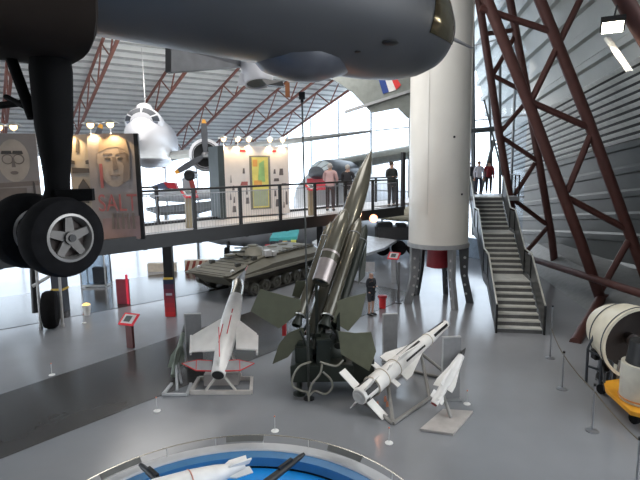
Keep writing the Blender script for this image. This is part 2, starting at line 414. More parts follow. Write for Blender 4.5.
patch(T, f2, [(.22, 1.75), (.28, 1.75), (.28, 1.2), (.22, 1.2)], 'red_mark', F_RED, bo)
patch(T, f, [(.2, .02), (.97, .02), (.97, .55), (.2, .5)], 'red_tint', F_PINK, bo)
for i, x in enumerate((.42, .52, .63, .74, .85)): patch(T, f2, [(x-.03, .25), (x+.03, .25), (x+.02, .62), (x-.02, .62)], 'small_figure', F_MD, bo)
dd = (pb-pa).normalized(); Mx = Matrix((dd, V((0, 0, 1)), nn)).transposed().to_4x4()
t = text_mesh('SALT', .56, Matrix.Translation(f2(.545, .84)-T.base+nn*.01) @ Mx @ Matrix.Diagonal((.72, 1, 1, 1)), F_RED, 'lettering', bo)
T.part('edge_post', MB().beam(pb+V((0, 0, .0)), pb+V((0, 0, 2.42)), .07, .1), DARK, smooth=False)
# board B narrow with dark picture shapes
pc, pd = az(72, 241, DZ)+V((.0, .25, 0)), az(95.5, 240, DZ)+V((0, .1, 0))
T = Thing('display_board', 'narrow display board with dark picture prints beside the landing gear leg', 'display board', (pc+pd)/2, 'portrait display boards')
f, L, nn = boardframe(pc, pd, .045); f2 = lambda x, z: f(x, z)+nn*.01
bo = T.part('panel', board(pc, pd, 2.42), mat('tan_print', (.42, .36, .29), .45, 0, .12, 2), smooth=False)
patch(T, f, [(.35, 2.02), (.5, 2.0), (.52, 2.28), (.44, 2.35), (.38, 2.2)], 'picture', F_DK, bo)
patch(T, f, [(.1, 1.55), (.95, 1.55), (.95, 1.65), (.1, 1.68)], 'picture', F_DK, bo); patch(T, f, [(.05, 1.75), (.25, 1.75), (.25, 1.83), (.05, 1.85)], 'picture', F_DK, bo)
patch(T, f, [(.78, 1.75), (.97, 1.75), (.97, 1.85), (.78, 1.83)], 'picture', F_DK, bo)
patch(T, f, [(.2, .9), (.8, .85), (.9, 1.2), (.6, 1.42), (.35, 1.25)], 'picture', F_DK, bo); patch(T, f, [(.05, .2), (.95, .2), (.95, .7), (.05, .7)], 'picture', F_MD, bo)
# board C at left with portrait wearing glasses
pe, pf = az(-55, 249, DZ), az(46, 243, DZ)
T = Thing('display_board', 'large display board with portrait of a bespectacled face at left behind the wheels', 'display board', (pe+pf)/2, 'portrait display boards')
f, L, nn = boardframe(pe, pf, .045); f2 = lambda x, z: f(x, z)+nn*.01
bo = T.part('panel', board(pe, pf, 2.42), mat('tan_grey_print', (.33, .28, .25), .45, 0, .12, 2), smooth=False)
patch(T, f, ellipse(.76, 1.84, .16, .46), 'face', F_LT, bo)
for x in (.70, .81):
    patch(T, f2, [(x-.06, 1.98), (x+.05, 1.98), (x+.04, 2.05), (x-.05, 2.05)], 'eyebrow', F_DK, bo)
    mb = MB(); mb.torus(f2(x, 1.87), nn, .1, .009, 20, 6); T.part('spectacle_lens', mb, F_MD, bo)
patch(T, f2, [(.745, 1.9), (.765, 1.9), (.775, 1.7), (.735, 1.7)], 'nose', F_MD, bo); patch(T, f2, ellipse(.755, 1.58, .04, .04), 'mouth', F_MD, bo)
patch(T, f, [(.55, 1.36), (.99, 1.40), (.99, 1.3), (.55, 1.26)], 'shoulder_line', F_MD, bo); patch(T, f2, [(.92, .3), (.96, .3), (.95, 1.35), (.93, 1.4)], 'dark_tie', F_DK, bo)
patch(T, f, [(.55, .05), (.86, .05), (.86, 1.25), (.55, 1.25)], 'caption_print', F_MD, bo)
for i, (x, s_) in enumerate(((12, 'far left above the bespectacled portrait'), (26, 'second from left above the bespectacled portrait'), (76, 'above the narrow picture board'), (100, 'first above the red lettered portrait board'), (119, 'second above the red lettered portrait board'))):
    p = az(x, 240, DZ)+nn*.12+V((0, 0, 2.4)); spot('display_lamp', 'small warm dish lamp on a stalk, '+s_, p, p+V((.05, .25, -1.0)), 30, 'warm lamps on the portrait boards')
# --------------------------------------------------------- kiosk (white information wall)
kp0, kp1 = az(225, 219, DZ), az(290, 214.5, DZ); kn = V((kp1-kp0).cross(V((0, 0, 1)))).normalized()
if kn.dot(CAM-kp0) < 0: kn = -kn
KH = 2.25
T = Thing('information_kiosk', 'white exhibition kiosk with glowing yellow green poster and small black pictures', 'kiosk', (kp0+kp1)/2)
mb = MB(); m_ = (kp0+kp1)/2-kn*.4+V((0, 0, KH/2+.05)); ang = math.atan2((kp1-kp0).y, (kp1-kp0).x); LK = (kp1-kp0).length
mb.rbox(m_, (LK, .8, KH), ang); bo = T.part('body', mb, mat('white_kiosk_panel', (.78, .73, .70), .45, 0, .04), smooth=False, bevel=.01)
mb = MB(); d_ = (kp1-kp0).normalized(); mb.rbox(kp0-d_*.1-kn*.3+V((0, 0, KH/2+.05)), (.2, .9, KH), ang); T.part('side_panel', mb, mat('dark_green_grey', (.04, .055, .055), .5), label='dark green grey end panel', smooth=False)
f = lambda x, z: kp0+d_*(x*LK)+kn*.01+V((0, 0, z+.05)); f2 = lambda x, z: f(x, z)+kn*.012
patch(T, f, [(.385, .2), (.70, .2), (.70, 1.95), (.385, 1.95)], 'poster_frame', mat('dark_frame', (.18, .18, .15), .4), bo)
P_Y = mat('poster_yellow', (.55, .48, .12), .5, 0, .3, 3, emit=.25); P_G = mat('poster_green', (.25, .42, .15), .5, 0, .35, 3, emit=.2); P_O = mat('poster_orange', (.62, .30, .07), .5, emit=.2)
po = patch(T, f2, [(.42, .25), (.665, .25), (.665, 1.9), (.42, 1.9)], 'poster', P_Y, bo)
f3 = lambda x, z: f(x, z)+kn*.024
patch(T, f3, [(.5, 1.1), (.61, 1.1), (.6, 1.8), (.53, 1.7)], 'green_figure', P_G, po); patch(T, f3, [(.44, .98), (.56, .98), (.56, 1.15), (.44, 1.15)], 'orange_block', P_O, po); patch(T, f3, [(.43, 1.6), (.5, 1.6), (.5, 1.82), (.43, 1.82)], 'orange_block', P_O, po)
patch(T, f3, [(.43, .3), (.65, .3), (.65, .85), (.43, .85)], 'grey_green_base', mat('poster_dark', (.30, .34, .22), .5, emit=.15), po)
for (x0, z0, x1, z1) in ((.09, 1.1, .13, 1.35), (.11, .85, .17, 1.0), (.07, .55, .12, .75), (.12, .45, .17, .65), (.10, .15, .18, .35), (.27, 1.38, .33, 1.55), (.31, .7, .36, .95), (.30, .4, .38, .6), (.74, 1.35, .80, 1.5), (.83, 1.3, .92, 1.52), (.74, 1.1, .85, 1.2), (.74, .6, .8, .8), (.76, .25, .84, .5), (.92, .3, .98, .75), (.88, .2, .93, .4), (.86, 1.0, .97, 1.03), (.22, .3, .27, .5)):
    patch(T, f, [(x0+.01, z0), (x1-.015, z0), (x1-.02, z1), (x0+.02, z1)], 'picture', mat('print_grey_ink', (.14, .12, .12), .5), bo)
patch(T, f, [(.24, 1.0), (.35, 1.0), (.35, 1.12), (.26, 1.12)], 'red_picture', F_RED, bo); patch(T, f, [(.25, 2.07), (.34, 2.07), (.34, 2.14), (.25, 2.14)], 'red_label', RED, bo); patch(T, f, [(.74, 2.06), (.8, 2.06), (.8, 2.13), (.74, 2.13)], 'red_label', RED, bo)
for i, (x, s_) in enumerate(((.02, 'leftmost of the five on the white kiosk'), (.22, 'second from left on the white kiosk'), (.38, 'middle one of the five on the white kiosk'), (.7, 'fourth from left on the white kiosk'), (.9, 'rightmost of the five on the white kiosk'))):
    p = kp0+d_*(x*LK)+kn*.05+V((0, 0, KH+.05)); spot('display_lamp', 'small warm dish lamp, '+s_, p, p-kn*.12+V((0, 0, -1)), 20, 'warm lamps on the white kiosk')
# --------------------------------------------------------- lecterns
def lectern(label, p, h, col, ang, group, k=1.0):
    T = Thing('lectern', label, 'lectern', p, group)
    R = Matrix.Rotation(ang, 3, 'Z')
    mb = MB(); mb.box(p+V((0, 0, h/2)), (.26, .1, h-.02), R); T.part('stand', mb, col, smooth=False, bevel=.008)
    tilt = R @ Matrix.Rotation(math.radians(38), 3, 'X')
    mb = MB(); mb.box(p+V((0, 0, h+.06)), (.58*k, .46*k, .05), tilt); rp = T.part('reading_panel', mb, mat('bright_red_edge', (.80, .05, .07), .4, emit=.08), smooth=False, bevel=.01)
    mb = MB(); mb.box(p+V((0, 0, h+.06))+tilt @ V((0, 0, .028)), (.44*k, .34*k, .008), tilt); pg = T.part('text_sheet', mb, mat('white_sheet', (.75, .75, .75), .5), rp, smooth=False)
    mb = MB(); mb.box(p+V((0, 0, h+.06))+tilt @ V((-.02, 0, .034)), (.24*k, .22*k, .006), tilt); T.part('picture', mb, mat('dark_photo', (.1, .12, .12), .5), rp, smooth=False)
    return T
DST = mat('dark_brown_stand', (.10, .03, .03), .3, .2)
lectern('red topped information lectern standing on open floor at left', az(131, 348), .9, DST, -.35, 'red lecterns')
lectern('red topped lectern beside the white rocket and its pole', V((at(394, 250, 24).x, 24, 0)), 1.3, mat('grey_stand', (.3, .3, .31), .4, .3), -.5, 'red lecterns')
lectern('red topped lectern on the walkway near the left propeller', W(1.5, .5, .05), .85, mat('gold_stand', (.45, .36, .22), .4), .8, 'red lecterns', .68)
lectern('red topped lectern on the walkway left of the pink shirted visitor', W(5.9, .45, .05), .85, mat('gold_stand', (.45, .36, .22), .4), .8, 'red lecterns', .68)
# =================================================================== stairs
sb0, sb1 = az(497.5, 333), az(541, 333); st_top = az(486, 197, DZ)
sd = (V((st_top.x, st_top.y, 0))-V(((sb0.x+sb1.x)/2, (sb0.y+sb1.y)/2, 0))); run = sd.length; sd.normalize(); sn = V((sd.y, -sd.x, 0))
c0 = V(((sb0.x+sb1.x)/2, (sb0.y+sb1.y)/2, 0)); SWD = 1.46
T = Thing('staircase', 'straight grey metal staircase of three flights rising beside the white rocket to the walkway', 'staircase', c0)
rise = DZ/24; LND = 1.25; tr = (run-2*LND)/21.5
prof = []; x = 0; z = 0; steps = []
for fl in range(3):
    for k in range(8):
        z += rise; steps.append((x, z)); x += tr if k < 7 else (LND if fl < 2 else tr)
TRD = mat('stair_tread', (.74, .74, .70), .45, .1); RIS = mat('stair_riser_grey', (.13, .13, .13), .5)
def S(x, n, z): return c0+sd*x+sn*n+V((0, 0, z))
for i, (x, z) in enumerate(steps):
    nx = steps[i+1][0] if i < 23 else x+1.6
    mb = MB(); mb.prism([S(x-.025, -SWD/2, z-.02), S(x-.025, SWD/2, z-.02), S(nx, SWD/2, z-.02), S(nx, -SWD/2, z-.02)], (0, 0, .04))
    T.part('landing' if nx-x > .8 else 'tread', mb, TRD, smooth=False)
for x, z in steps: mb = MB(); mb.prism([S(x, -SWD/2, z-rise), S(x, SWD/2, z-rise), S(x, SWD/2, z-.04), S(x, -SWD/2, z-.04)], sd*.02); T.part('riser', mb, RIS, smooth=False)
for x, z in steps:
    ns = MB(); ns.prism([S(x-.03, -SWD/2+.03, z), S(x-.03, SWD/2-.03, z), S(x+.03, SWD/2-.03, z), S(x+.03, -SWD/2+.03, z)], (0, 0, .012)); T.part('nosing', ns, mat('pale_nosing', (.66, .65, .6), .4), smooth=False)
key = [(steps[0][0]-.1, 0.0)]
for fl in range(3):
    a = steps[fl*8]; b = steps[fl*8+7]
    if fl: key.append((a[0]-.05, a[1]-rise))
    key.append((b[0]+.1, b[1]))
for side, n in (('left', -SWD/2-.04), ('right', SWD/2+.04)):
    mb = MB()
    for (x0, z0), (x1, z1) in zip(key, key[1:]):
        mb.prism([S(x0, n, z0-.28 if z0 > .3 else 0), S(x1, n, z1-.28), S(x1, n, z1+.12), S(x0, n, z0+.12)], sn*.05)
    T.part('stringer', mb, mat('stringer_grey', (.16, .165, .17), .35, .5), smooth=False)
    mb = MB()
    for (x0, z0), (x1, z1) in zip(key, key[1:]):
        mb.prism([S(x0, n, z0+.14), S(x1, n, z1+.14), S(x1, n, z1+.92), S(x0, n, z0+.92)], sn*.015)
    T.part('balustrade_panel', mb, mat('balustrade_sheet', (.085, .09, .095), .3, .5), smooth=False)
    mb = MB(); mb.path([S(x, n-.0, z+1.02) for x, z in key], .032); T.part('handrail', mb, mat('pale_handrail', (.68, .68, .62), .3, .5))
    for x, z in key:
        mb = MB(); mb.beam(S(x, n, z), S(x, n, z+1.0), .06, .06); T.part('newel_post', mb, DARK, smooth=False)
# upper level landing slab from walkway to stairs
tp = S(steps[-1][0]+.2, 0, DZ); we = W(S1, 0, 0)
mb = MB(); mb.prism([tp-sn*3.2+V((0, 0, -.1)), tp+sn*1.6+V((0, 0, -.1)), tp+sn*1.6+sd*3.0+V((0, 0, -.1)), tp-sn*3.2+sd*3.0+V((0, 0, -.1))], (0, 0, .18))
LT = Thing('upper_landing', 'pale landing at the head of the staircase with dark edge', 'landing', tp+V((0, 0, -.1)))
LT.part('slab', mb, mat('pale_deck_floor', (.62,)*3), smooth=False)
mb = MB(); mb.tube(tp+sn*1.55+V((0, 0, 1.05)), tp+sn*1.55+sd*2.9+V((0, 0, 1.05)), .03)
for k in range(4): q = tp+sn*1.55+sd*(k*.95); mb.beam(q, q+V((0, 0, 1.05)), .05, .05)
LT.part('guard_rail', mb, DARK)
# dark window mullions around the landing
T = Thing('glazing_mast', 'dark steel glazing posts and struts behind the stair head right of the white rocket', 'steel posts', V((az(480, 210).x, 28, 0)))
for a, b, r in (((472, 12), (474, 235), .13), ((488, 60), (492, 175), .06), ((470, 131), (505, 128), .16), ((480, 195), (494, 140), .1), ((500, 60), (500, 200), .08), ((470, 20), (470, 60), .1), ((484, 100), (505, 185), .05)):
    mb = MB(); mb.tube(at(*a, 28.6), at(*b, 28.6), r, n=6); T.part('post', mb, mat('slate_steel', (.10, .115, .125), .45, .3))
# =================================================================== white rocket on ring stand
rc = V((0, 0, 0)); lf, rt = at(408.5, 240, 20.6), at(467.5, 240, 20.6); rad = (rt-lf).length/2*.985; cx = (lf+rt)/2
RZ = at(440, 246, 20.6-rad).z
T = Thing('rocket', 'huge white cylindrical rocket standing upright beside the staircase', 'rocket', V((cx.x, 20.6, 0)))
c = V((cx.x, 20.6, 0))
mb = MB(); mb.lathe([(0, rad), (11.2, rad*.985), (12.6, rad*.6), (13.2, rad*.2)], c+V((0, 0, RZ)), c+V((0, 0, 30)), 56); sk = T.part('body', mb, mat('rocket_white', (.72, .70, .65), .28, 0, .03, 1))
for a in (-1.35, -1.0, -2.2, -.5):
    mb = MB(); mb.beam(c+V((rad*math.cos(a), rad*math.sin(a), RZ+1.2)), c+V((rad*math.cos(a), rad*math.sin(a), RZ+11)), .10, .03, V((math.cos(a), math.sin(a), 0))) if a in (-2.2, -.5) else mb.lathe([(0, .045), (.02, .045)], c+V((rad*.995*math.cos(a), rad*.995*math.sin(a), RZ+(2.0 if a > -1.2 else 4.2))), c+V((2*math.cos(a), 2*math.sin(a), RZ+(2.0 if a > -1.2 else 4.2)))+V((0, 0, 0)), 10)
    T.part('cable_cover' if a in (-2.2, -.5) else 'port', mb, mat('rocket_white', (.76,)*3) if a in (-2.2, -.5) else DARK, sk)
mb = MB(); mb.lathe([(0, .40), (1.15, .46), (1.2, .3)], c+V((0, 0, RZ+.1)), c, 24)
mb.v = [V((q.x, q.y, q.z)) for q in mb.v]; T.part('engine_nozzle', mb, mat('deep_red_cover', (.30, .02, .03), .5), label='dark red cylindrical nozzle cover under the rocket')
ST = Thing('launch_stand', 'grey ring launch stand on curved perforated legs under the white rocket', 'stand', c)
mb = MB(); mb.lathe([(0, rad*1.0), (0, rad*1.045), (.16, rad*1.045), (.16, rad*.9), (0, rad*.9)], c+V((0, 0, RZ-.17)), c+V((0, 0, 9)), 56, caps=False); ST.part('ring', mb, mat('stand_grey', (.36, .37, .38), .45, .2))
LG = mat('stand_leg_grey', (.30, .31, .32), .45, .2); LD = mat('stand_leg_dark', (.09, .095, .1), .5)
for a in (math.radians(195), math.radians(268)+.35, math.radians(345), math.radians(60), math.radians(120)):
    o_ = V((math.cos(a), math.sin(a), 0)); tn = V((-o_.y, o_.x, 0)); R0 = rad*1.0
    pts = [c+o_*(R0-.1)+V((0, 0, RZ-.17)), c+o_*(R0+.03)+V((0, 0, RZ-.17)), c+o_*(R0+.02)+V((0, 0, 1.2)), c+o_*(R0+.28)+V((0, 0, .0)), c+o_*(R0-.02)+V((0, 0, 0)), c+o_*(R0-.28)+V((0, 0, 1.2)), c+o_*(R0-.38)+V((0, 0, RZ-.17))]
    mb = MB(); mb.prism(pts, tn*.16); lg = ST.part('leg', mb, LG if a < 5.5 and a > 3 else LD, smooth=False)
    for k in range(5):
        mb = MB(); zz = .4+k*.38; q = c+o_*(R0-.12+.13*max(0, 1-zz))+V((0, 0, zz)); mb.tube(q-tn*.085, q+tn*.085, .055, n=10); ST.part('round_hole', mb, mat('hole_light', (.6, .6, .6), .6), lg)
# =================================================================== foreground bomber
BM = mat('bomber_dark_grey', (.062, .066, .073), .38, .1, .08, .6)
tip = at(439, 38, 12.2); fdir = V((.74, .672, -.012)).normalized(); fs_ = V((fdir.y, -fdir.x, 0)).normalized()   # fs_: to the right/near side
R0 = 1.42; axz = tip.z+.20
bt = V((tip.x, tip.y, axz))
T = Thing('suspended_bomber', 'dark grey bomber hanging overhead with its nose pointing right in front of the white rocket', 'aircraft', bt-fdir*7+V((0, 0, -R0)))
prof = [(-15, R0*.9), (-12, R0), (-4.4, R0), (-3.4, R0*.985), (-2.4, R0*.93), (-1.6, R0*.84), (-1.0, R0*.71), (-.55, R0*.55), (-.2, R0*.34), (-.05, R0*.17), (0, .02)]
F = frame(bt, bt+fdir); mb = MB(); n = 48; vs = []; fs = []
for t, r in prof:
    dz = -.30*max(0, 1-(-t)/4.0)**1.6 if t > -4 else 0
    for k in range(n): q = 2*math.pi*k/n; vs.append(F @ V((r*math.cos(q), r*math.sin(q), t))+V((0, 0, dz)))
for i in range(len(prof)-1):
    for k in range(n): fs.append((i*n+k, i*n+(k+1) % n, (i+1)*n+(k+1) % n, (i+1)*n+k))
mb.add(vs, fs); fus = T.part('fuselage', mb, BM)
# belly bulge under the cockpit floor
F2 = bt-fdir*4.6+V((0, 0, -R0+.26)); 
mb = MB(); mb.lathe([(0, .02), (.15, .22), (.5, .42), (1.0, .50), (1.5, .46), (2.1, .28), (2.6, .05)], F2-fdir*.75, F2+fdir, 28, sx=1.35); T.part('belly_fairing', mb, mat('fairing_blue_grey', (.085, .092, .11), .35, .1), fus)
# glazed bomb aimer panel on the near side of the nose
mb = MB(); rows = []
for i in range(9):
    t = -1.95+i*.2; r = None
    for (t0_, r0_), (t1_, r1_) in zip(prof, prof[1:]):
        if t0_ <= t <= t1_: r = r0_+(r1_-r0_)*(t-t0_)/(t1_-t0_)
    dz = -.30*max(0, 1-(-t)/4.0)**1.6
    rows.append([F @ V(((r+.015)*math.cos(q), (r+.015)*math.sin(q), t))+V((0, 0, dz)) for q in [2.6+1.25*k/12 - (0) for k in range(13)]] if False else [F @ V(((r+.015)*sgn*math.cos(q), (r+.015)*math.sin(q), t))+V((0, 0, dz)) for sgn in (1,) for q in [math.radians(a) for a in range(140, 206, 5)]])
mb.grid(rows); nose_glass = T.part('nose_glazing', mb, mat('bronze_glazing', (.10, .085, .05), .12, .7), fus, solid=.01)
mb = MB(); mb.tube(at(447, 36, 12.1), at(472, 48, 12.9), .05, .03); T.part('refuelling_probe', mb, mat('probe_grey', (.3, .3, .31), .35, .5))
for (x, y, s_) in ((388, 43, .16), (356, 52, .08), (218, 58, .07)):
    # small dark vents on the underside skin
    d = ray(x, y); d.normalize(); a = CAM; best = None
    for i in range(400):
        p = CAM+d*(5+i*.03); rel = p-bt; t = rel.dot(fdir); rr = (rel-fdir*t).length
        if -11 < t < -1.2 and rr < R0*.985: best = p; break
    if best: mb = MB(); mb.ball(best, s_, 8, 6, (1.3, 1, .25)); T.part('vent', mb, DARK, fus)
# wing and the near engine nacelle with intake rim
def NP(s_, n_, z): return V((bt.x, bt.y, 0))-fdir*s_+fs_*n_+V((0, 0, z))
mb = MB(); mb.prism([NP(9.2, .8, 8.2), NP(9.9, 7, 8.5), NP(13, 7, 8.5), NP(14, .8, 8.2)], (0, 0, .35)); T.part('wing', mb, BM)
nf = at(80, 20, 5.35); nb = V((nf.x, nf.y, 0)); nz = at(96, 59, 5.2).z; NR = .75
nc = nf-fs_*0; nc = V((nf.x, nf.y, nz+NR))
NAC = matte(mat('nacelle_black_brown', (.016, .012, .010), .75, 0))
ncf = nc-fs_*.12-V((.0, 0, 0))
mb = MB(); mb.lathe([(0, NR*.9), (.05, NR), (3, NR), (6, NR*.8)], ncf, ncf-fdir, 32, sx=1.0); 
Fn = frame(ncf, ncf-fdir)
for i, q in enumerate(mb.v):
    l = Fn.inverted() @ q; r_ = math.hypot(l.x, l.y)
    if r_ > 1e-3: kq = (abs(l.x/r_)**4+abs(l.y/r_)**4)**-.25; mb.v[i] = Fn @ V((l.x*kq, l.y*kq, l.z))
na = T.part('engine_nacelle', mb, NAC)
mb = MB(); mb.torus(ncf+fdir*.01, fdir, NR*.72, .03, 32, 8); T.part('intake_lip', mb, NAC, na)
# undercarriage leg and twin wheels
w1 = at(62.5, 237, 5.0); axd = V((-.84, .54, 0)).normalized(); w2 = w1+axd*.62+V((0, 0, .03)); WR = .405
wc = (w1+w2)/2
UC = matte(mat('undercarriage_black', (.006, .006, .0065), .85, 0))
top = at(50, 40, 5.25)+V((0, 0, .15))
mb = MB(); mb.lathe([(0, .16), (.45, .20), (1.0, .18), (1.5, .125), (1.75, .115)], top, at(58, 195, 5.15), 18); mb.tube(at(58, 190, 5.15), wc+V((0, 0, .1)), .12, .1); lg = T.part('undercarriage_leg', mb, UC)
mb = MB(); mb.tube(at(5, 42, 5.2), at(33, 118, 5.15), .055); T.part('side_brace', mb, UC, lg)
mb = MB(); mb.tube(at(-6, 106, 5.3), at(40, 101, 5.15), .035); mb.tube(at(6, 97, 5.3), at(24, 106, 5.15), .03); T.part('actuator', mb, UC, lg)
mb = MB(); mb.tube(w1-axd*.12, w2+axd*.1, .07, n=14); T.part('axle', mb, UC, lg)
mb = MB(); mb.box(at(75, 195, 5.1), (.35, .12, .12), Matrix.Rotation(.2, 3, 'Z')); T.part('brake_link', mb, UC, lg)
for i, wcx in enumerate((w1, w2)):
    mb = MB(); h_ = .15; mb.lathe([(-h_, WR*.60), (-h_, WR*.80), (-h_*.85, WR*.93), (-h_*.5, WR*.99), (0, WR), (h_*.5, WR*.99), (h_*.85, WR*.93), (h_, WR*.80), (h_, WR*.60)], wcx, wcx+axd, 44, caps=False)
    wh = T.part('wheel', mb, TYRE)
    RIM = mat('alloy_rim', (.33, .32, .31), .4, .6)
    mb = MB(); mb.lathe([(-h_-.005, WR*.60), (-h_-.012, WR*.54), (-h_+.05, WR*.47), (-h_+.07, WR*.47), (h_, WR*.6)], wcx, wcx+axd, 40, caps=False); T.part('rim', mb, RIM, wh); mb = MB(); mb.lathe([(-h_-.02, .02), (-h_-.02, WR*.16), (-h_+.07, WR*.17), (h_, WR*.17)], wcx, wcx+axd, 20)
    Fw = frame(wcx, wcx+axd)
    for k in range(5):
        q = 2*math.pi*(k+.25)/5; p = V((math.cos(q), math.sin(q), 0)); sd_ = V((-math.sin(q), math.cos(q), 0))
        mb.prism([Fw @ (p*WR*.12+sd_*.05+V((0, 0, -h_+.03))), Fw @ (p*WR*.12-sd_*.05+V((0, 0, -h_+.03))), Fw @ (p*WR*.5-sd_*.035+V((0, 0, -h_+.03))), Fw @ (p*WR*.5+sd_*.035+V((0, 0, -h_+.03)))], axd*.04)
    rim = T.part('spokes', mb, mat('spoke_grey', (.13, .125, .12), .5, .5), wh)
    mb = MB(); mb.lathe([(-h_+.085, WR*.5), (-h_+.09, WR*.5)], wcx, wcx+axd, 30); T.part('brake_disc', mb, mat('brake_brown', (.06, .045, .04), .6), wh)
    mb = MB(); mb.lathe([(-h_-.035, WR*.09), (-h_+.0, WR*.1)], wcx, wcx+axd, 16); T.part('hub_cap', mb, DARK, wh)
# hanging cables
for q in (bt-fdir*3.5, bt-fdir*9): mb = MB(); mb.tube(q+V((0, 0, R0-.05)), q+V((0, 0, R0+4)), .015, n=5); T.part('cable', mb, STEEL)
# =================================================================== suspended airliner with twin propellers
AW = mat('airliner_white', (.58, .58, .61), .35, .05, .04, .6)
Yd = 29.0; nc = at(140, 140, Yd-3); k_ = Yd/500
tail = nc+V((-3.5, 17, .2)); ad = (tail-nc).normalized(); al = V((0, 0, 1)).cross(ad).normalized()   # al: to the picture's left?
if al.x < 0: al = -al                                                  # al points picture-right
T = Thing('propeller_airliner', 'white twin propeller airliner hanging nose-on beyond the portrait boards', 'aircraft', nc+ad*4)
mb = MB(); RD = 1.42
pf = [(0, .03), (.12, .38), (.45, .74), (1.0, 1.06), (1.8, 1.28), (3.0, RD), (10, RD), (16, .6), (19, .15)]
F = frame(nc, nc+ad); vs = []; fs = []; n = 36
for t, r in pf:
    sq = 1.0
    for k in range(n): q = 2*math.pi*k/n; vs.append(nc+ad*t+al*(r*math.cos(q)*.86)+V((0, 0, r*math.sin(q)*1.12+.12*min(t, 3)/3)))
for i in range(len(pf)-1):
    for k in range(n): fs.append((i*n+k, i*n+(k+1) % n, (i+1)*n+(k+1) % n, (i+1)*n+k))
mb.add(vs, fs); fu = T.part('fuselage', mb, AW)
# cockpit hump with windows
cz = nc+ad*1.75+V((0, 0, 1.02))
mb = MB(); mb.lathe([(-.78, .1), (-.74, .55), (-.38, .86), (.2, 1.0), (2.2, .95), (3.8, .3)], cz, cz+ad, 28, sy=.82); hump = T.part('cockpit', mb, AW, fu)
mb = MB(); mb.ball(cz+ad*.9+V((0, 0, .8)), .42, 12, 8, (1, 1.6, .75)); T.part('roof_fairing', mb, AW, hump)
WG = mat('cockpit_window', (.025, .03, .04), .5, 0)
def surfpatch(T, par, c_, ad_, al_, prof, sx, sz, q0, q1, t0_, t1_, name, m, n=7):
    rows = []
    for i in range(n):
        t = t0_+(t1_-t0_)*i/(n-1); r, dz = prof[0][1], (prof[0][2] if len(prof[0]) > 2 else 0)
        for A, B2 in zip(prof, prof[1:]):
            if A[0] <= t <= B2[0]:
                u = (t-A[0])/(B2[0]-A[0]); r = A[1]+(B2[1]-A[1])*u; dz = (A[2]+(B2[2]-A[2])*u) if len(A) > 2 else 0
        rows.append([c_+ad_*t+al_*((r+.02)*sx*math.cos(q))+V((0, 0, (r+.02)*sz*math.sin(q)+dz)) for q in [math.radians(q0+(q1-q0)*k/6) for k in range(7)]])
    mb = MB(); mb.grid(rows); return T.part(name, mb, m, par, solid=.012)
hp = [(-.78, .1), (-.74, .55), (-.38, .86), (.2, 1.0)]
for q0, q1 in ((2, 28), (35, 86), (94, 145), (152, 178)): surfpatch(T, hump, cz, ad, al, hp, 1, .82, q0, q1, -.735, -.36, 'window', WG)
surfpatch(T, hump, cz, ad, al, hp, 1, .82, 180, 360, -.775, -.45, 'glare_panel', mat('slate_grey_paint', (.15, .17, .22), .5))
surfpatch(T, hump, cz, ad, al, hp, 1, .82, 0, 180, -.778, -.745, 'glare_panel', mat('slate_grey_paint', (.15,)*3)); None
# wing: right hand one (picture right) reaches behind the kiosk
wr = nc+ad*4+al*1.1+V((0, 0, -.75)); wt_ = at(371, 131, (nc+ad*4).y+1.0)
wd = (wt_-wr)
def wing(T, root, tipp, chord_dir, c0_, c1_, th, m, name='wing', parent=None):
    mb = MB(); n = 12; rows = []
    for s_, c_ in ((0, c0_), (.5, c0_*.62+c1_*.38), (1, c1_)):
        p = root.lerp(tipp, s_); row = []
        for k in range(n+1):
            q = 2*math.pi*k/n; x = (1-math.cos(q))/2; y = math.sin(q)*th*c_*.5*(1-.55*x)
            row.append(p+chord_dir*(x*c_)+V((0, 0, y)))
        rows.append(row)
    mb.grid(rows); mb.add(rows[-1][:-1], [tuple(range(n))]); return T.part(name, mb, m, parent)
wing(T, wr, wt_, ad, 3.8, 1.0, .2, mat('wing_grey', (.42, .43, .43), .45, .1))
wing(T, wr-al*2.2, V((wr.x, wr.y, wr.z))-al*13+V((0, 0, .8)), ad, 3.4, .9, .16, mat('wing_grey', (.42,)*3))
def engine(T, p, R, blades, ph, lab=None):
    mb = MB(); mb.lathe([(0, R*.72), (.1, R*.92), (.35, R), (1.1, R), (2.4, R*.75), (3.6, R*.2)], p, p+ad, 26, caps=False); e = T.part('engine', mb, AW)
    mb = MB(); mb.lathe([(.12, R*.9), (.14, R*.1)], p, p+ad, 24); T.part('cylinder_bank', mb, DARK, e)
    mb = MB(); mb.torus(p+ad*.05, ad, R*.76, .05, 28, 8); T.part('cowl_ring', mb, mat('cowl_dark', (.1, .1, .11), .4), e)
    pr = T.part('propeller', MB().lathe([(-.45, .04), (-.35, .13), (-.1, .2), (.12, .2)], p, p+ad, 16), mat('spinner_grey', (.2, .2, .21), .35, .4), e if False else None)
    for k in range(blades):
        q = ph+2*math.pi*k/blades; d = al*math.cos(q)+V((0, 0, math.sin(q))); s_ = al*-math.sin(q)+V((0, 0, math.cos(q)))
        bl = MB(); st = [(.1, .08), (.5, .14), (1.1, .17), (1.55, .14), (1.62, .13)]
        pts = [p-ad*.22+d*t+s_*w for t, w in st]+[p-ad*.22+d*t-s_*w for t, w in reversed(st)]
        bl.prism(pts, ad*.05); T.part('blade', bl, mat('blade_grey', (.10, .105, .12), .4, .2), pr, smooth=False)
        yt = MB(); yt.prism([p-ad*.22+d*1.62+s_*.13, p-ad*.22+d*1.82+s_*.08, p-ad*.22+d*1.82-s_*.08, p-ad*.22+d*1.62-s_*.13], ad*.05); T.part('blade_tip', yt, mat('yellow_tip', (.75, .35, .05), .5), pr, smooth=False)
    return pr
ep = at(205.5, 155, Yd-2.2); engine(T, ep, .88, 3, math.radians(90))
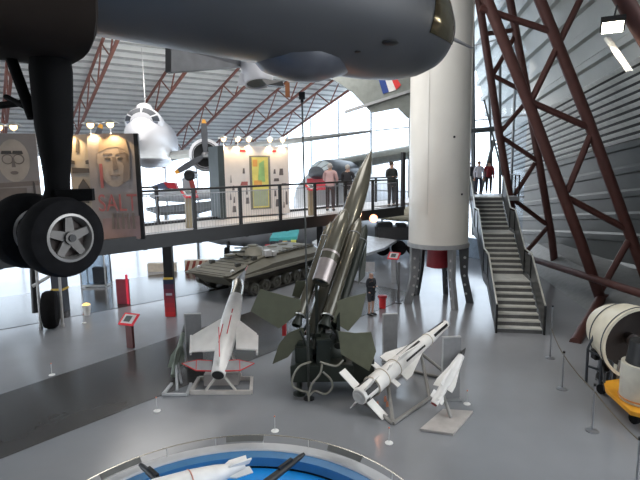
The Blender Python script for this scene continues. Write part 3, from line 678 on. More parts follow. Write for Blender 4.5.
engine(T, at(92, 158, Yd-2.5), .88, 3, math.radians(70))
mb = MB(); mb.lathe([(0, .22), (.1, .3), (1.2, .22)], ep+V((-.95, 0, -1.05)), ep+V((-.95, 1, -1.05)), 14); T.part('oil_cooler', mb, DARK)
mb.v = [q+V((.55, 0, 0)) for q in mb.v]
for q in (nc+ad*3, nc+ad*9): mb = MB(); mb.tube(q+V((0, 0, 1.2)), q+V((0, 0, 5.5)), .02, n=5); T.part('cable', mb, STEEL)
# =================================================================== second nose-on aircraft behind the visitors
Y2 = 34.0; n2 = at(300, 199, Y2); a2 = V((.62, .78, 0)).normalized(); l2 = V((a2.y, -a2.x, 0))
T = Thing('transport_aircraft', 'big white transport aircraft parked behind the visitors with grey cockpit and red band', 'aircraft', V((n2.x, n2.y, .0))+a2*6)
def hull(c_, ad_, al_, pf, n=36, sx=1, sz=1, zc=0):
    vs = []; fs = []
    for t, r, dz in pf:
        for k in range(n): q = 2*math.pi*k/n; vs.append(c_+ad_*t+al_*(r*math.cos(q)*sx)+V((0, 0, r*math.sin(q)*sz+dz)))
    for i in range(len(pf)-1):
        for k in range(n): fs.append((i*n+k, i*n+(k+1) % n, (i+1)*n+(k+1) % n, (i+1)*n+k))
    fs.append(tuple(range(n))); fs.append(tuple((len(pf)-1)*n+k for k in range(n)))
    return MB().add(vs, fs)
TW = mat('transport_white', (.85, .86, .88), .35, .1, .05, .5)
fu = T.part('fuselage', hull(n2, a2, l2, [(0, .1, -.6), (.3, .9, -.5), (1.0, 1.5, -.25), (2.2, 2.0, 0), (3.5, 2.2, 0), (13, 2.2, .1), (18, 1.0, .8)]), TW)
ck = at(323, 171.5, Y2-1.2)
cp = T.part('cockpit', hull(ck+V((0,-.3,.12)), a2, l2, [(-1.25, .2, -.3), (-.8, .6, -.2), (0, .98, 0), (1.0, 1.1, .0), (2.6, .9, 0), (4, .2, 0)], sz=.62), mat('cockpit_grey', (.12, .135, .155), .4, 0), fu)
cpp = [(-1.25, .2, -.3), (-.8, .6, -.2), (0, .98, 0), (1.0, 1.1, .0), (2.6, .9, 0)]
for q0, q1 in ((18, 45), (50, 86), (92, 128), (134, 162)): surfpatch(T, cp, ck+V((0, -.3, .12)), a2, l2, cpp, 1, .62, q0, q1, -.72, -.1, 'window', mat('pale_windscreen', (.72, .80, .84), .4, .0))
mb = MB(); rows = []
for i in range(9):
    x = 307+i*3.2; rows.append([at(x, 178+abs(i-3)*.2, Y2-1.6-.1*i), at(x, 190, Y2-1.6-.1*i)])
mb.grid(rows); T.part('red_nose_band', mb, mat('red_band', (.62, .03, .05), .4), solid=.05)
wa, wb = at(330, 166, 36), at(412, 151, 33)
wing(T, wa, wb, V((.25, .95, 0)), 4.4, 4.0, .30, mat('wing_olive_grey', (.36, .37, .33), .45))
mb = MB(); mb.tube(n2+a2*3+V((0, 0, -2)), V(((n2+a2*3).x, (n2+a2*3).y, 0)), .12); mb.tube(n2+a2*9+l2+V((0, 0, -2)), V(((n2+a2*9+l2).x, (n2+a2*9+l2).y, 0)), .12); T.part('landing_gear', mb, GREY)
# =================================================================== tail fin with flash, hanging beyond the bomber's nose
T = Thing('suspended_jet', 'grey green jet hanging tail-first behind the bomber nose with blue white red fin flash', 'aircraft', at(375, 95, 24))
JM = mat('jet_grey_green', (.20, .215, .20), .45)
def slab(pts, Y, th): mb = MB(); mb.prism([at(x, y, Y) for x, y in pts], V((0, 1, 0))*th); return mb
T.part('tail_fin', slab([(318, 70), (356, 72), (405, 70), (440, 72), (440, 116), (408, 118), (398, 108), (372, 113), (352, 92)], 24, .22), JM, smooth=False)
mb = MB(); mb.beam(at(345, 112, 23.9), at(432, 84, 23.9), .35, .12); T.part('tailplane', mb, mat('jet_pale_edge', (.34, .35, .36), .45), smooth=False)
for pts, m, nm in (([(378.5, 79), (385, 79), (389, 92), (383, 94)], mat('flash_blue', (.02, .05, .22), .5), 'blue_stripe'), ([(385, 79), (391, 78), (396, 90), (389, 92)], mat('flash_white', (.7, .68, .66), .5), 'white_stripe'), ([(391, 78), (397, 79), (401, 85), (396, 90)], mat('flash_red', (.65, .04, .04), .5), 'red_stripe')):
    T.part(nm, slab(pts, 23.86, .03), m, smooth=False)
mb = MB(); mb.tube(at(420, 70, 24), at(424, -60, 24), .02, n=5); mb.tube(at(350, 80, 24), at(352, 0, 24), .02, n=5); T.part('cable', mb, STEEL)
# =================================================================== wing panel and engine pod seen under the bomber
T = Thing('suspended_trainer', 'small grey aircraft hanging behind the bomber belly with wing tip and white engine pod', 'aircraft', at(255, 60, 17))
e0, e1 = at(168, 62, 15.2), at(262, 60, 17.5)
mb = MB(); mb.prism([at(168, 46, 15.0), at(168.5, 73, 15.0), at(243, 67, 17), at(262, 50, 17.2), at(240, 40, 17)], V((.1, 1, 0))*.22); T.part('wing', mb, mat('trainer_grey', (.15, .155, .165), .45), smooth=False)
mb = MB(); mb.prism([at(167, 45, 14.98), at(167, 73, 14.98), at(172, 72.5, 15.05), at(172, 45, 15.05)], V((.1, 1, 0))*.25); T.part('wing_tip_cap', mb, DARK, smooth=False)
pd = V((.5, -.1, -.86)); p0 = at(255, 59, 17)
mb = MB(); mb.lathe([(0, .50), (.75, .50), (.86, .44), (.86, .38), (.3, .34)], p0, p0+V((.12, -.25, -1)), 28, caps=False); po = T.part('engine_pod', mb, AW)
p1 = p0+V((.12, -.25, -1)).normalized()*.8
mb = MB(); mb.lathe([(-.08, .40), (0, .40)], p1, p1+V((.12, -.25, -1)), 24); T.part('intake', mb, mat('intake_dark', (.09, .10, .10), .4, .4), po)
mb = MB(); mb.prism([at(240, 74, 16.6), at(245, 74, 16.6), at(246, 84, 16.6), at(237, 86, 16.6)], V((0, 1, 0))*.05); T.part('pod_fin', mb, AW, smooth=False)
mb = MB(); mb.prism([at(262, 80, 16.4), at(268, 86, 16.4), at(284, 87, 16.8), at(283, 82, 16.8)], V((0, 1, 0))*.4); T.part('flap', mb, DARK, smooth=False)
mb = MB(); mb.tube(p0, p0+V((0, 0, 5)), .02, n=5); T.part('cable', mb, STEEL)
mb = MB(); mb.box(at(287.5, 90, 15), (.13, .06, .42)); mb.tube(at(287.5, 84, 15), at(287.5, 40, 15), .015, n=5)
single('hanging_tag', 'small orange brown tag hanging below the bomber belly', 'tag', mb, mat('orange_brown', (.35, .13, .05), .5), smooth=False)
# =================================================================== green missile on launcher
ML = mat('missile_bronze_green', (.115, .108, .082), .22, .25, .1, 2, coat=.4)
MLd = mat('launcher_dark_green', (.022, .028, .022), .45, .2)
lb = az(330, 392); T = Thing('missile_launcher', 'dark green wheeled launcher carrying the big green missile in the centre of the hall', 'launcher', V((lb.x, 12.6, 0)))
def bx(T, name, x0, x1, y0, y1, z0, z1, m, par=None, bevel=.02): mb = MB(); mb.box(((x0+x1)/2, (y0+y1)/2, (z0+z1)/2), (x1-x0, y1-y0, z1-z0)); return T.part(name, mb, m, par, smooth=False, bevel=bevel)
X0 = at(291, 370, 12).x; X1 = at(374, 370, 12).x
ch = bx(T, 'chassis', X0, X1-.55, 11.75, 13.6, .42, .86, MLd)
bx(T, 'side_deck', X1-.55, X1, 11.9, 13.4, .30, .95, MLd); bx(T, 'tool_box', X0+.12, X0+.55, 11.9, 12.4, .86, 1.28, MLd); bx(T, 'control_box', X0+.65, X0+1.0, 11.8, 12.3, .86, 1.5, MLd)
for x in (X0+.2, X1-.3):
    for y in (12.0, 13.4): mb = MB(); mb.tube((x, y, 0), (x, y, .45), .07); mb.tube((x, y, 0), (x, y, .04), .16); T.part('jack_leg', mb, MLd)
mb = MB(); c = V(((X0+X1)/2-.1, 12.8, .86)); mb.lathe([(0, .62), (.12, .62), (.3, .48), (.42, .42)], c, c+V((0, 0, 1)), 28); T.part('turntable', mb, MLd)
for x in (-.28, .28): mb = MB(); mb.prism([c+V((x, -.5, .3)), c+V((x, .5, .3)), c+V((x, .55, 1.4)), c+V((x, .1, 1.9)), c+V((x, -.2, 1.2))], V((.08, 0, 0))); T.part('cradle_arm', mb, MLd, smooth=False)
ra, rb = at(316, 345, 12.5), at(338, 260, 14.0); mb = MB(); mb.beam(ra, rb, .25, .2); T.part('launch_rail', mb, MLd, smooth=False)
def smooth(P, n=5):
    Q = [P[0]]+P+[P[-1]]; out = []
    for i in range(1, len(Q)-2):
        for k in range(n):
            t = k/n; a, b, c, d = Q[i-1:i+3]; out.append(.5*((2*b)+(c-a)*t+(2*a-5*b+4*c-d)*t*t+(3*b-a-3*c+d)*t**3))
    return out+[P[-1]]
HO = mat('hose_grey', (.27, .26, .22), .4, .2)
for pts in ([(311, 362), (300, 366), (293, 377), (293, 386), (302, 391), (307, 392), (309, 398)], [(322, 364), (320, 374), (312, 384), (309, 394), (309, 401)], [(323, 372), (331, 380), (332, 388), (325, 394), (315, 391), (309, 396)], [(320, 362), (336, 366), (343, 360)]):
    mb = MB(); mb.path(smooth([at(x, y, 11.55) for x, y in pts]), .026, 8); T.part('cable_hose', mb, HO)
for x, y, r in ((313, 352, .1), (326, 349, .12), (306, 357, .09), (338, 346, .1), (300, 345, .09), (318, 336, .08)):
    p = at(x, y, 12.0); mb = MB(); mb.lathe([(0, r), (.04, r), (.05, r*.6), (.5, r*.7)], p, p+V((.1, 1, .3)), 12); T.part('fitting', mb, MLd)
for a, b in (((300, 330), (318, 372)), ((332, 333), (312, 372)), ((309, 325), (309, 365)), ((336, 330), (348, 372))): mb = MB(); mb.tube(at(*a, 12.1), at(*b, 11.95), .035); T.part('ram', mb, MLd)
bx(T, 'red_box', at(282, 330, 13).x, at(286, 330, 13).x, 13, 13.3, 1.2, 1.75, RED, bevel=0)
G = Thing('bloodhound_style_missile'.replace('bloodhound_style_', 'surface_to_air_'), 'big bronze green missile tilted skyward with strapped boosters and square fins', 'missile', at(316, 335, 12.6))
n_, t_ = at(371.5, 150, 16.0), at(313, 336, 12.7); L = (n_-t_).length
mb = MB(); r = .285
mb.lathe([(0, r*.9), (L*.5, r), (L*.70, r), (L*.78, r*.93), (L*.86, r*.74), (L*.93, r*.45), (L*.975, r*.2), (L, .012)], t_, n_, 32); bd = G.part('body', mb, ML)
rt0, rt1 = at(320.5, 283, 12.55), at(346, 209, 13.9); Lr = (rt1-rt0).length
mb = MB(); mb.lathe([(.25, .17), (0, .205), (0, .225), (Lr*.35, .25), (Lr*.75, .24), (Lr*.93, .15), (Lr, .02)], rt0, rt1, 28, caps=False); rj = G.part('ramjet_engine', mb, ML)
mb = MB(); mb.lathe([(.1, .2), (.12, .01)], rt0, rt1, 24, caps=False); G.part('dark_nozzle', mb, DARK, rj)
mb = MB(); mb.lathe([(.02, .2275), (.9, .2515)], rt0, rt1, 28, caps=False); G.part('pale_band', mb, mat('bare_titanium', (.42, .37, .36), .3, .5), rj, label='paler pinkish grey tail section')
def booster(a, b, r, m=ML):
    L = (b-a).length; mb = MB(); mb.lathe([(0, r), (L*.86, r), (L*.94, r*.7), (L, r*.15)], a, b, 22); bo = G.part('booster', mb, m)
    mb = MB(); mb.lathe([(-.28, r*.95), (-.22, r*1.0), (-.05, r*.62), (0, r*.62)], a, b, 20, caps=False); G.part('nozzle', mb, MLd, bo)
    mb = MB(); mb.torus(a+(b-a).normalized()*.02, b-a, r*1.02, .02, 22, 6); G.part('clamp_ring', mb, STEEL, bo)
    mb = MB(); mb.torus(a.lerp(b, .82), b-a, r*1.01, .015, 22, 6); G.part('clamp_ring', mb, GREY, bo)
booster(at(299.5, 316, 12.5), at(331, 222, 14.3), .135)
booster(at(327.5, 317, 12.4), at(360, 218, 14.3), .165)
booster(at(312, 322, 12.9), at(340, 236, 14.5), .15)
booster(at(337, 318, 13.1), at(366, 225, 14.8), .15, MLd)
for pts, Y0, Y1 in (([(250.5, 311), (260, 289), (301, 300), (300, 312), (279, 328.5)], 12.2, 12.5), ([(292, 296), (296, 281), (311, 281), (309, 300)], 13.2, 13.2), ([(332, 303), (349, 297), (366, 293), (361, 316), (348, 331), (333, 322)], 12.5, 12.9),
                    ([(338, 331), (355, 333), (371, 332), (376, 351), (369, 371), (341, 354)], 11.6, 11.75), ([(303, 327), (288, 333), (279, 344), (272.5, 364), (288, 357), (304, 338)], 12.3, 12.1)):
    xs = [p[0] for p in pts]; q = [at(x, y, Y0+(Y1-Y0)*(x-min(xs))/(max(xs)-min(xs))) for x, y in pts]; nrm = (q[1]-q[0]).cross(q[2]-q[1]).normalized()
    mb = MB(); mb.prism(q, nrm*.035); G.part('fin', mb, OLIVE_FIN, smooth=False, bevel=.005)
for a, b in (((297, 306), (306, 318)), ((333, 312), (326, 318)), ((341, 338), (330, 326)), ((302, 333), (307, 325))): mb = MB(); mb.tube(at(*a, 12.5), at(*b, 12.6), .04); G.part('fin_spar', mb, MLd)
for t in (.30, .42): p = t_.lerp(n_, t); mb = MB(); mb.torus(p, n_-t_, r*1.01, .012, 28, 6); G.part('band', mb, MLd, bd)
mb = MB(); mb.prism([at(360, 262, 14.2), at(367, 240, 14.6), at(365, 276, 14.2), at(358, 284, 14)], V((0, .06, 0))); G.part('bracket', mb, MLd, smooth=False)
# tall thin mast in front of the launcher
p = az(309, 399); mt_ = at(302, 98, p.y)
T = Thing('mast', 'tall thin dark pole with small box on top in front of the green missile', 'pole', p)
mb = MB(); mb.path([p, p+V((0, 0, 3)), V((p.x-.01, p.y, 5.2)), V((mt_.x, p.y, mt_.z))], .021, 8); mb.tube(p+V((0, 0, .0)), p+V((0, 0, 2.4)), .033); T.part('pole', mb, mat('mast_dark', (.05, .055, .05), .4, .4))
mb = MB(); mb.box((mt_.x, p.y, mt_.z+.05), (.14, .1, .16)); mb.box((mt_.x, p.y, mt_.z-.06), (.07, .07, .08)); T.part('sensor_box', mb, DARK, smooth=False)
mb = MB(); mb.tube(p, p+V((0, 0, .03)), .14); T.part('foot', mb, DARK)
# =================================================================== white missiles
def stripes(T, par, a, b, r, segs, m, name='black_stripe'):
    Fm = frame(a, b)
    for t0_, t1_, q0, q1 in segs:
        rows = []
        for t in (t0_, t1_): rows.append([Fm @ V(((r+.006)*math.cos(q), (r+.006)*math.sin(q), t)) for q in [math.radians(q0+(q1-q0)*k/6) for k in range(7)]])
        mb = MB(); mb.grid(rows); T.part(name, mb, m, par, solid=.004)
BLK = mat('black_paint', (.02, .02, .022), .4)
MWm = mat('missile_white', (.90, .88, .85), .35, 0, .06)
a, b = at(359, 397, 10.9), at(446, 324, 14.1); L = (b-a).length
T = Thing('white_missile', 'large white missile with black stripes and cross tail on tubular stand, beside the green launcher', 'missile', V((a.lerp(b, .4).x, a.lerp(b, .4).y, 0)))
mb = MB(); mb.lathe([(0, .185), (.06, .205), (.5, .205), (.52, .235), (.95, .235), (.98, .21), (1.5, .215), (1.55, .205), (2.4, .19), (L*.75, .165), (L*.9, .135), (L*.97, .12), (L, .11)], a, b, 30); bd = T.part('body', mb, MWm)
for t, rr in ((.52, .24), (.95, .24), (1.5, .222), (L*.74, .17)): mb = MB(); mb.torus(a+(b-a).normalized()*t, b-a, rr, .014, 30, 6); T.part('collar', mb, mat('collar_cream', (.6, .52, .42), .4), bd)
mb = MB(); mb.lathe([(-.02, .17), (-.015, .02)], a, b, 26); mb.lathe([(-.05, .1), (0, .12)], a, b, 20); T.part('tail_plate', mb, mat('tail_plate_grey', (.5, .5, .5), .4, .2), bd)
stripes(T, bd, a, b, .206, [(.08, .5, 30, 75), (.08, .5, 120, 165), (.08, .5, 200, 245), (.08, .5, 300, 345), (.03, .16, 185, 355)], BLK, 'black_patch')
stripes(T, bd, a, b, .205, [(1.7, 2.7, 96, 112), (1.8, 2.75, 150, 164), (1.9, 2.8, 32, 48)], BLK); 
mb = MB(); Fm = frame(a, b)
for t0_, r0_, t1_, r1_ in ((L*.78, .158, L*.97, .122),):
    for q in (70, 150, 10):
        q = math.radians(q); mb = MB(); mb.beam(Fm @ V((r0_*math.cos(q), r0_*math.sin(q), t0_)), Fm @ V((r1_*math.cos(q), r1_*math.sin(q), t1_)), .07, .02, Fm.to_3x3() @ V((math.cos(q), math.sin(q), 0))); T.part('black_stripe', mb, BLK, bd)
mb = MB(); mb.lathe([(L-.02, .09), (L+.02, .085), (L+.03, .02)], a, b, 16); T.part('nose_cap', mb, STEEL, bd)
def finat(T, a, b, q, t0_, t1_, r0_, r1_, m, name='fin', tt=None, th=.025, par=None):
    Fm = frame(a, b); q = math.radians(q); d = V((math.cos(q), math.sin(q), 0)); tt = tt or (t0_, t1_)
    mb = MB(); nrm = Fm.to_3x3() @ V((-math.sin(q), math.cos(q), 0))
    mb.prism([Fm @ (d*r0_+V((0, 0, t0_))), Fm @ (d*r0_+V((0, 0, t1_))), Fm @ (d*r1_+V((0, 0, tt[1]))), Fm @ (d*r1_+V((0, 0, tt[0])))], nrm*th); return T.part(name, mb, m, par, smooth=False)
for q in (38, 128, 218, 308): finat(T, a, b, q, .05, .27, .2, .72, MWm)
for q in (30, 120, 210, 300): finat(T, a, b, q, 1.5, 2.75, .15, .44, MWm, 'wing', (1.45, 1.7)); finat(T, a, b, q, 1.05, 1.2, .2, .42, MWm, 'control_fin')
TS = mat('stand_tube_taupe', (.27, .26, .245), .45, .2)
def stand_pts(*prs): 
    mb = MB()
    for p, q in prs: mb.tube(p, q, .035, n=8)
    return mb
f0, f1, f2_, f3_ = az(393, 425)+V((0, 0, .04)), az(352, 404)+V((.2, .3, .04)), az(455, 382)+V((0, 0, .04)), az(410, 372)+V((0, 0, .04))
m0, m1 = a.lerp(b, .28)-V((0, 0, .25)), a.lerp(b, .66)-V((0, 0, .22))
for p, q, nm in ((f0, m0, 'leg'), (f1, m0, 'leg'), (f2_, m1, 'leg'), (f3_, m1, 'leg'), (f0, f2_, 'base_rail'), (f1, f3_, 'base_rail'), (f0, f1, 'cross_rail'), (f2_, f3_, 'cross_rail'), (m1, f0.lerp(f2_, .55), 'brace')):
    mb = MB(); mb.tube(p, q, .046, n=8); T.part(nm, mb, TS)
# reflected orange lights built as small solid pieces under the body
for x, y in ((384, 402), (376, 417), (386, 424), (373, 429)): 
    mb = MB(); p = at(x, y, 11.2); p.z = max(p.z, .02); mb.prism([p, p+V((.07, 0, .02)), p+V((.05, 0, .16)), p+V((.0, 0, .13))], V((0, .01, 0))); T.part('orange_glint', mb, mat('salmon_orange', (.75, .30, .18), .5), smooth=False)
# small white missile on a plate
a, b = at(434, 404, 10.7), at(465.5, 348, 11.6); L = (b-a).length
T = Thing('small_missile', 'small white missile with black nose tip on a square plate stand at right', 'missile', V((a.lerp(b, .3).x, a.lerp(b, .3).y, 0)))
mb = MB(); mb.lathe([(.0, .085), (.12, .10), (.5, .095), (.6, .125), (1.1, .12), (1.4, .08), (L*.86, .055)], a, b, 22); bd = T.part('body', mb, MWm)
mb = MB(); mb.lathe([(L*.86, .055), (L*.93, .045), (L, .008)], a, b, 18); T.part('nose_tip', mb, BLK, bd)
mb = MB(); mb.lathe([(-.01, .07), (-.005, .01)], a, b, 18); T.part('red_tail_cap', mb, mat('dull_red', (.3, .04, .04), .5), bd)
for q in (8, 98, 188, 278): finat(T, a, b, q, .45, 1.25, .08, .24, MWm, 'wing', (.42, .6)); finat(T, a, b, q+45, .1, .28, .06, .17, MWm)
pl = [az(420, 431), az(453, 436), az(473, 413), az(443, 411)]
mb = MB(); mb.prism([q+V((0, 0, .03)) for q in pl], (0, 0, .05)); T.part('plate', mb, mat('stand_plate', (.45, .42, .40), .5), smooth=False)
mb = MB(); mb.tube(az(451, 420)+V((0, 0, .05)), a.lerp(b, .25)-V((0, 0, .08)), .04); T.part('post', mb, TS)
# white winged test vehicle at the left
a, b = at(218, 375, 12.1), at(236, 297, 14.8); L = (b-a).length
T = Thing('winged_missile', 'white winged missile with silver nose and red edged tailplane, seen from behind at left', 'missile', V((a.lerp(b, .3).x, a.lerp(b, .3).y, 0)))
mb = MB(); mb.lathe([(0, .17), (.04, .185), (.4, .20), (1.0, .25), (2.0, .27), (L*.86, .235), (L, .20)], a, b, 28); bd = T.part('body', mb, MWm)
mb = MB(); mb.lathe([(-.015, .155), (-.01, .01)], a, b, 24); T.part('black_nozzle', mb, BLK, bd)
c1, c2 = at(238, 284, 15.6), at(245, 271, 16.8)
SV = mat('silver_nose', (.42, .41, .36), .22, .7)
mb = MB(); mb.path([b-(b-a).normalized()*.1, b.lerp(c1, .5)+V((.03, 0, .03)), c1], .195, 22); T.part('nose_section', mb, SV, label='bare silver nose section')
mb = MB(); mb.lathe([(-.05, .19), (.5, .13), ((c2-c1).length, .03)], c1, c2, 20); T.part('nose_cone', mb, mat('nose_brown', (.12, .10, .08), .4, .2)); mb = MB(); mb.tube(c2, c2+(c2-c1).normalized()*.6, .02, .006); T.part('nose_probe', mb, RED)
def wingq(T, pts, name, m, th=.04, up=V((0, 0, 1)), par=None):
    mb = MB(); mb.prism([at(*p) for p in pts], up*th); return T.part(name, mb, m, par, smooth=False)
wingq(T, [(223, 318, 13.9), (224, 350, 12.75), (190, 352, 12.75), (192, 336, 13.3)], 'wing', MWm)
wingq(T, [(236, 318, 13.9), (236, 349, 12.75), (257, 350, 12.75), (257, 334, 13.3)], 'wing', MWm)
for x in (190.5, 257): mb = MB(); mb.beam(at(x, 354, 12.7), at(x+.5, 336, 13.3), .05, .09); T.part('wing_tip', mb, MWm, smooth=False)
for s_ in (-1, 1):
    e = [(218+s_*6, 361), (218+s_*20, 360), (218+s_*36, 363.5), (218+s_*22, 370.5), (218+s_*6, 371)]
    pts = [at(x, y, 12.15+(371-y)*.035) for x, y in e]
    mb = MB(); mb.prism(pts, (0, 0, .02)); tl = T.part('tailplane', mb, mat('tail_grey', (.33, .33, .34), .5), smooth=False)
    mb = MB(); mb.path(pts, .018, 6); mb.path([pts[1].lerp(pts[2], .1), pts[3]], .016, 6); T.part('red_edge', mb, RED, tl)
fp = [at(219, 330, 12.9)+V((0, 0, .08)), at(220, 368, 12.15)+V((0, 0, .3)), at(219.5, 370, 12.1)+V((0, 0, .1))]
mb = MB(); mb.prism(fp, (.03, 0, 0)); T.part('tail_fin', mb, MWm, smooth=False); mb = MB(); mb.path([fp[0], fp[1]], .014, 6); T.part('red_fin_edge', mb, RED)
stripes(T, bd, a, b, .262, [(.9, 1.6, 60, 66), (1.2, 2.2, 100, 106)], RED, 'red_line')
WF = mat('stand_cream', (.62, .58, .54), .5)
g = [az(191, 394), az(251, 394), az(252, 380), az(199, 380)]
for p, q, nm in ((g[0], g[1], 'base_rail'), (g[3], g[2], 'base_rail'), (g[0], g[3], 'cross_rail'), (g[1], g[2], 'cross_rail')): mb = MB(); mb.beam(p+V((0, 0, .05)), q+V((0, 0, .05)), .08, .1); T.part(nm, mb, WF, smooth=False)
for p, q in ((g[0].lerp(g[1], .25), a+(b-a)*.1), (g[0].lerp(g[1], .75), a+(b-a)*.1), (g[3].lerp(g[2], .3), a+(b-a)*.45), (g[3].lerp(g[2], .8), a+(b-a)*.45)): mb = MB(); mb.tube(p+V((0, 0, .1)), q-V((0, 0, .15)), .035); T.part('strut', mb, WF)
mb = MB(); mb.box(g[0].lerp(g[2], .5)+V((0, 0, .25)), (.9, .3, .3)); T.part('support_box', mb, mat('support_taupe', (.38, .35, .33), .5), smooth=False, bevel=.01)
# slim green missile at far left
a, b = at(173, 376, 13.0), at(181, 343, 14.0); T = Thing('slim_missile', 'slim grey green missile on a pale stand left of the white winged missile', 'missile', V((a.x, a.y+.3, 0)))
d = (b-a).normalized(); L = (at(186, 322, 14.8)-a).length; b2 = a+(b-a)*1.7
mb = MB(); mb.lathe([(0, .07), (.3, .085), (1.0, .085), (1.5, .07)], a, b, 18); T.part('body', mb, mat('sage_green', (.26, .30, .25), .45))
mb = MB(); mb.lathe([(1.5, .07), (2.1, .055), (2.8, .01)], a, at(186, 322, 15.2), 16); T.part('dark_nose', mb, mat('dark_nose', (.04, .045, .045), .4))
for q in (0, 90, 180, 270): finat(T, a, b, q, .3, 1.1, .06, .20, mat('sage_green', (.26,)*3), 'fin', (.3, .7))
g = [az(163, 396), az(187, 396), az(191, 385), az(172, 385)]
for p, q in ((g[0], g[1]), (g[0], g[3]), (g[1], g[2])): mb = MB(); mb.beam(p+V((0, 0, .04)), q+V((0, 0, .04)), .07, .06); T.part('base_rail', mb, mat('pale_stand', (.50, .51, .52), .5), smooth=False)
mb = MB(); mb.tube(g[0].lerp(g[1], .5)+V((0, .2, .05)), a+(b-a)*.4, .035); mb.tube(g[2].lerp(g[3], .5)+V((0, 0, .05)), a+(b-a)*.5, .03); T.part('strut', mb, mat('pale_stand', (.5,)*3))
# =================================================================== grey standing panels
for x0, x1, yb, yt, lab in ((187, 203.5, 366, 314, 'grey upright information panel behind the white winged missile'), (382.5, 397, 363, 314, 'grey upright information panel between green launcher and white missile'), (441, 459, 400, 337, 'grey upright information panel behind the small white missile')):
    p, q = az(x0, yb), az(x1, yb-1); h = at((x0+x1)/2, yt, (p.y+q.y)/2).z
    T = Thing('information_stand', lab, 'panel', (p+q)/2, 'grey information panels')
    mb = MB(); mb.beam(p+V((0, 0, h/2)), q+V((0, 0, h/2)), .05, h); T.part('board', mb, mat('panel_grey', (.27, .27, .275), .5), smooth=False)
    mb = MB(); mb.beam(p+V((0, 0, h)), q+V((0, 0, h)), .07, .03); mb.beam(p+V((0, 0, h/2)), p+V((.03, 0, h/2)), .06, h); T.part('edge_frame', mb, mat('panel_edge', (.52, .52, .52), .4, .3), smooth=False)
    mb = MB(); mb.box((p+q)/2+V((0, 0, .02)), ((q-p).length+.05, .3, .04)); T.part('foot', mb, GREY, smooth=False)
# =================================================================== low barrier posts with white disc feet
BP = [((157, 411), 'low white-footed barrier post left of the white winged missile'), ((275, 431), 'low white-footed barrier post just beyond the blue pit rail'), ((389, 443), 'low white-footed barrier post right of the blue pit rail'), ((52, 375), 'low white-footed barrier post at far left of the floor'), ((467, 404), 'low white-footed barrier post beside the rightmost grey panel'), ((84, 323), 'low white-footed barrier post beyond the dark floor strip at left')]
b0_ = None
for (x, y), lab in BP:
    p = az(x, y)
    if b0_ is None:
        T = Thing('barrier_post', lab, 'barrier post', p, 'low barrier posts')
        mb = MB(); mb.lathe([(0, .085), (.012, .085), (.03, .03), (.04, .01)], p, p+V((0, 0, 1)), 20); T.part('foot', mb, WHITE)
        mb = MB(); mb.tube(p+V((0, 0, .02)), p+V((0, 0, .33)), .009); T.part('rod', mb, LGREY)
        mb = MB(); mb.ball(p+V((0, 0, .34)), .018, 8, 6); T.part('red_tip', mb, mat('orange_red', (.8, .2, .1), .4)); b0_ = T.o
    else: copy_thing(b0_, p, 0, lab)
# =================================================================== round blue pit display
pc_ = V((-1.36, 5.85, 0)); PR = 3.16
T = Thing('round_display', 'round blue display platform with white rim and thin rail at the bottom of the view', 'display platform', pc_)
mb = MB(); mb.lathe([(0, PR+.06), (.42, PR+.06), (.42, PR-.30), (.18, PR-.42), (.18, .01)], pc_, pc_+V((0, 0, 1)), 96, caps=False)
# separate rim, band and deck
T.part('rim', MB().lathe([(0, PR+.06), (.40, PR+.06), (.42, PR+.04), (.42, PR-.17), (.40, PR-.19), (0.0, PR-.19)], pc_, pc_+V((0, 0, 1)), 96, caps=False), mat('rim_pale_grey', (.56, .57, .59), .4, 0, .04))
T.part('blue_band', MB().lathe([(.39, PR-.19), (.36, PR-.36), (.2, PR-.38)], pc_, pc_+V((0, 0, 1)), 96, caps=False), mat('band_blue', (.05, .20, .42), .35, 0, .08))
T.part('blue_deck', MB().lathe([(.16, PR-.38), (.2, .01)], pc_, pc_+V((0, 0, 1)), 96, caps=False), mat('bright_blue_deck', (.02, .32, .85), .25, 0, .15, 1.5))
mb = MB(); mb.lathe([(0, PR-.2), (.08, PR-.2)], pc_, pc_+V((0, 0, 1)), 64); T.part('base', mb, mat('base_dark_blue', (.02, .05, .1), .5))
mb = MB(); mb.torus(pc_+V((0, 0, .6)), (0, 0, 1), PR, .012, 110, 6); T.part('rail', mb, mat('brass_steel_rail', (.62, .57, .48), .25, .8))
for k in range(22):
    q = 2*math.pi*k/22+.08; p = pc_+V((PR*math.cos(q), PR*math.sin(q), .42)); mb = MB(); mb.tube(p, p+V((0, 0, .18)), .008, n=6); T.part('rail_post', mb, STEEL)
for q0 in (86, 128, 49):
    rows = []
    for k in range(7):
        q = math.radians(q0+k*2.2); rows.append([pc_+V(((PR-.02)*math.cos(q), (PR-.02)*math.sin(q), .60)), pc_+V(((PR-.1)*math.cos(q), (PR-.1)*math.sin(q), .53))])
    mb = MB(); mb.grid(rows); T.part('caption_plate', mb, mat('caption_dark', (.14, .14, .13), .4), solid=.015)
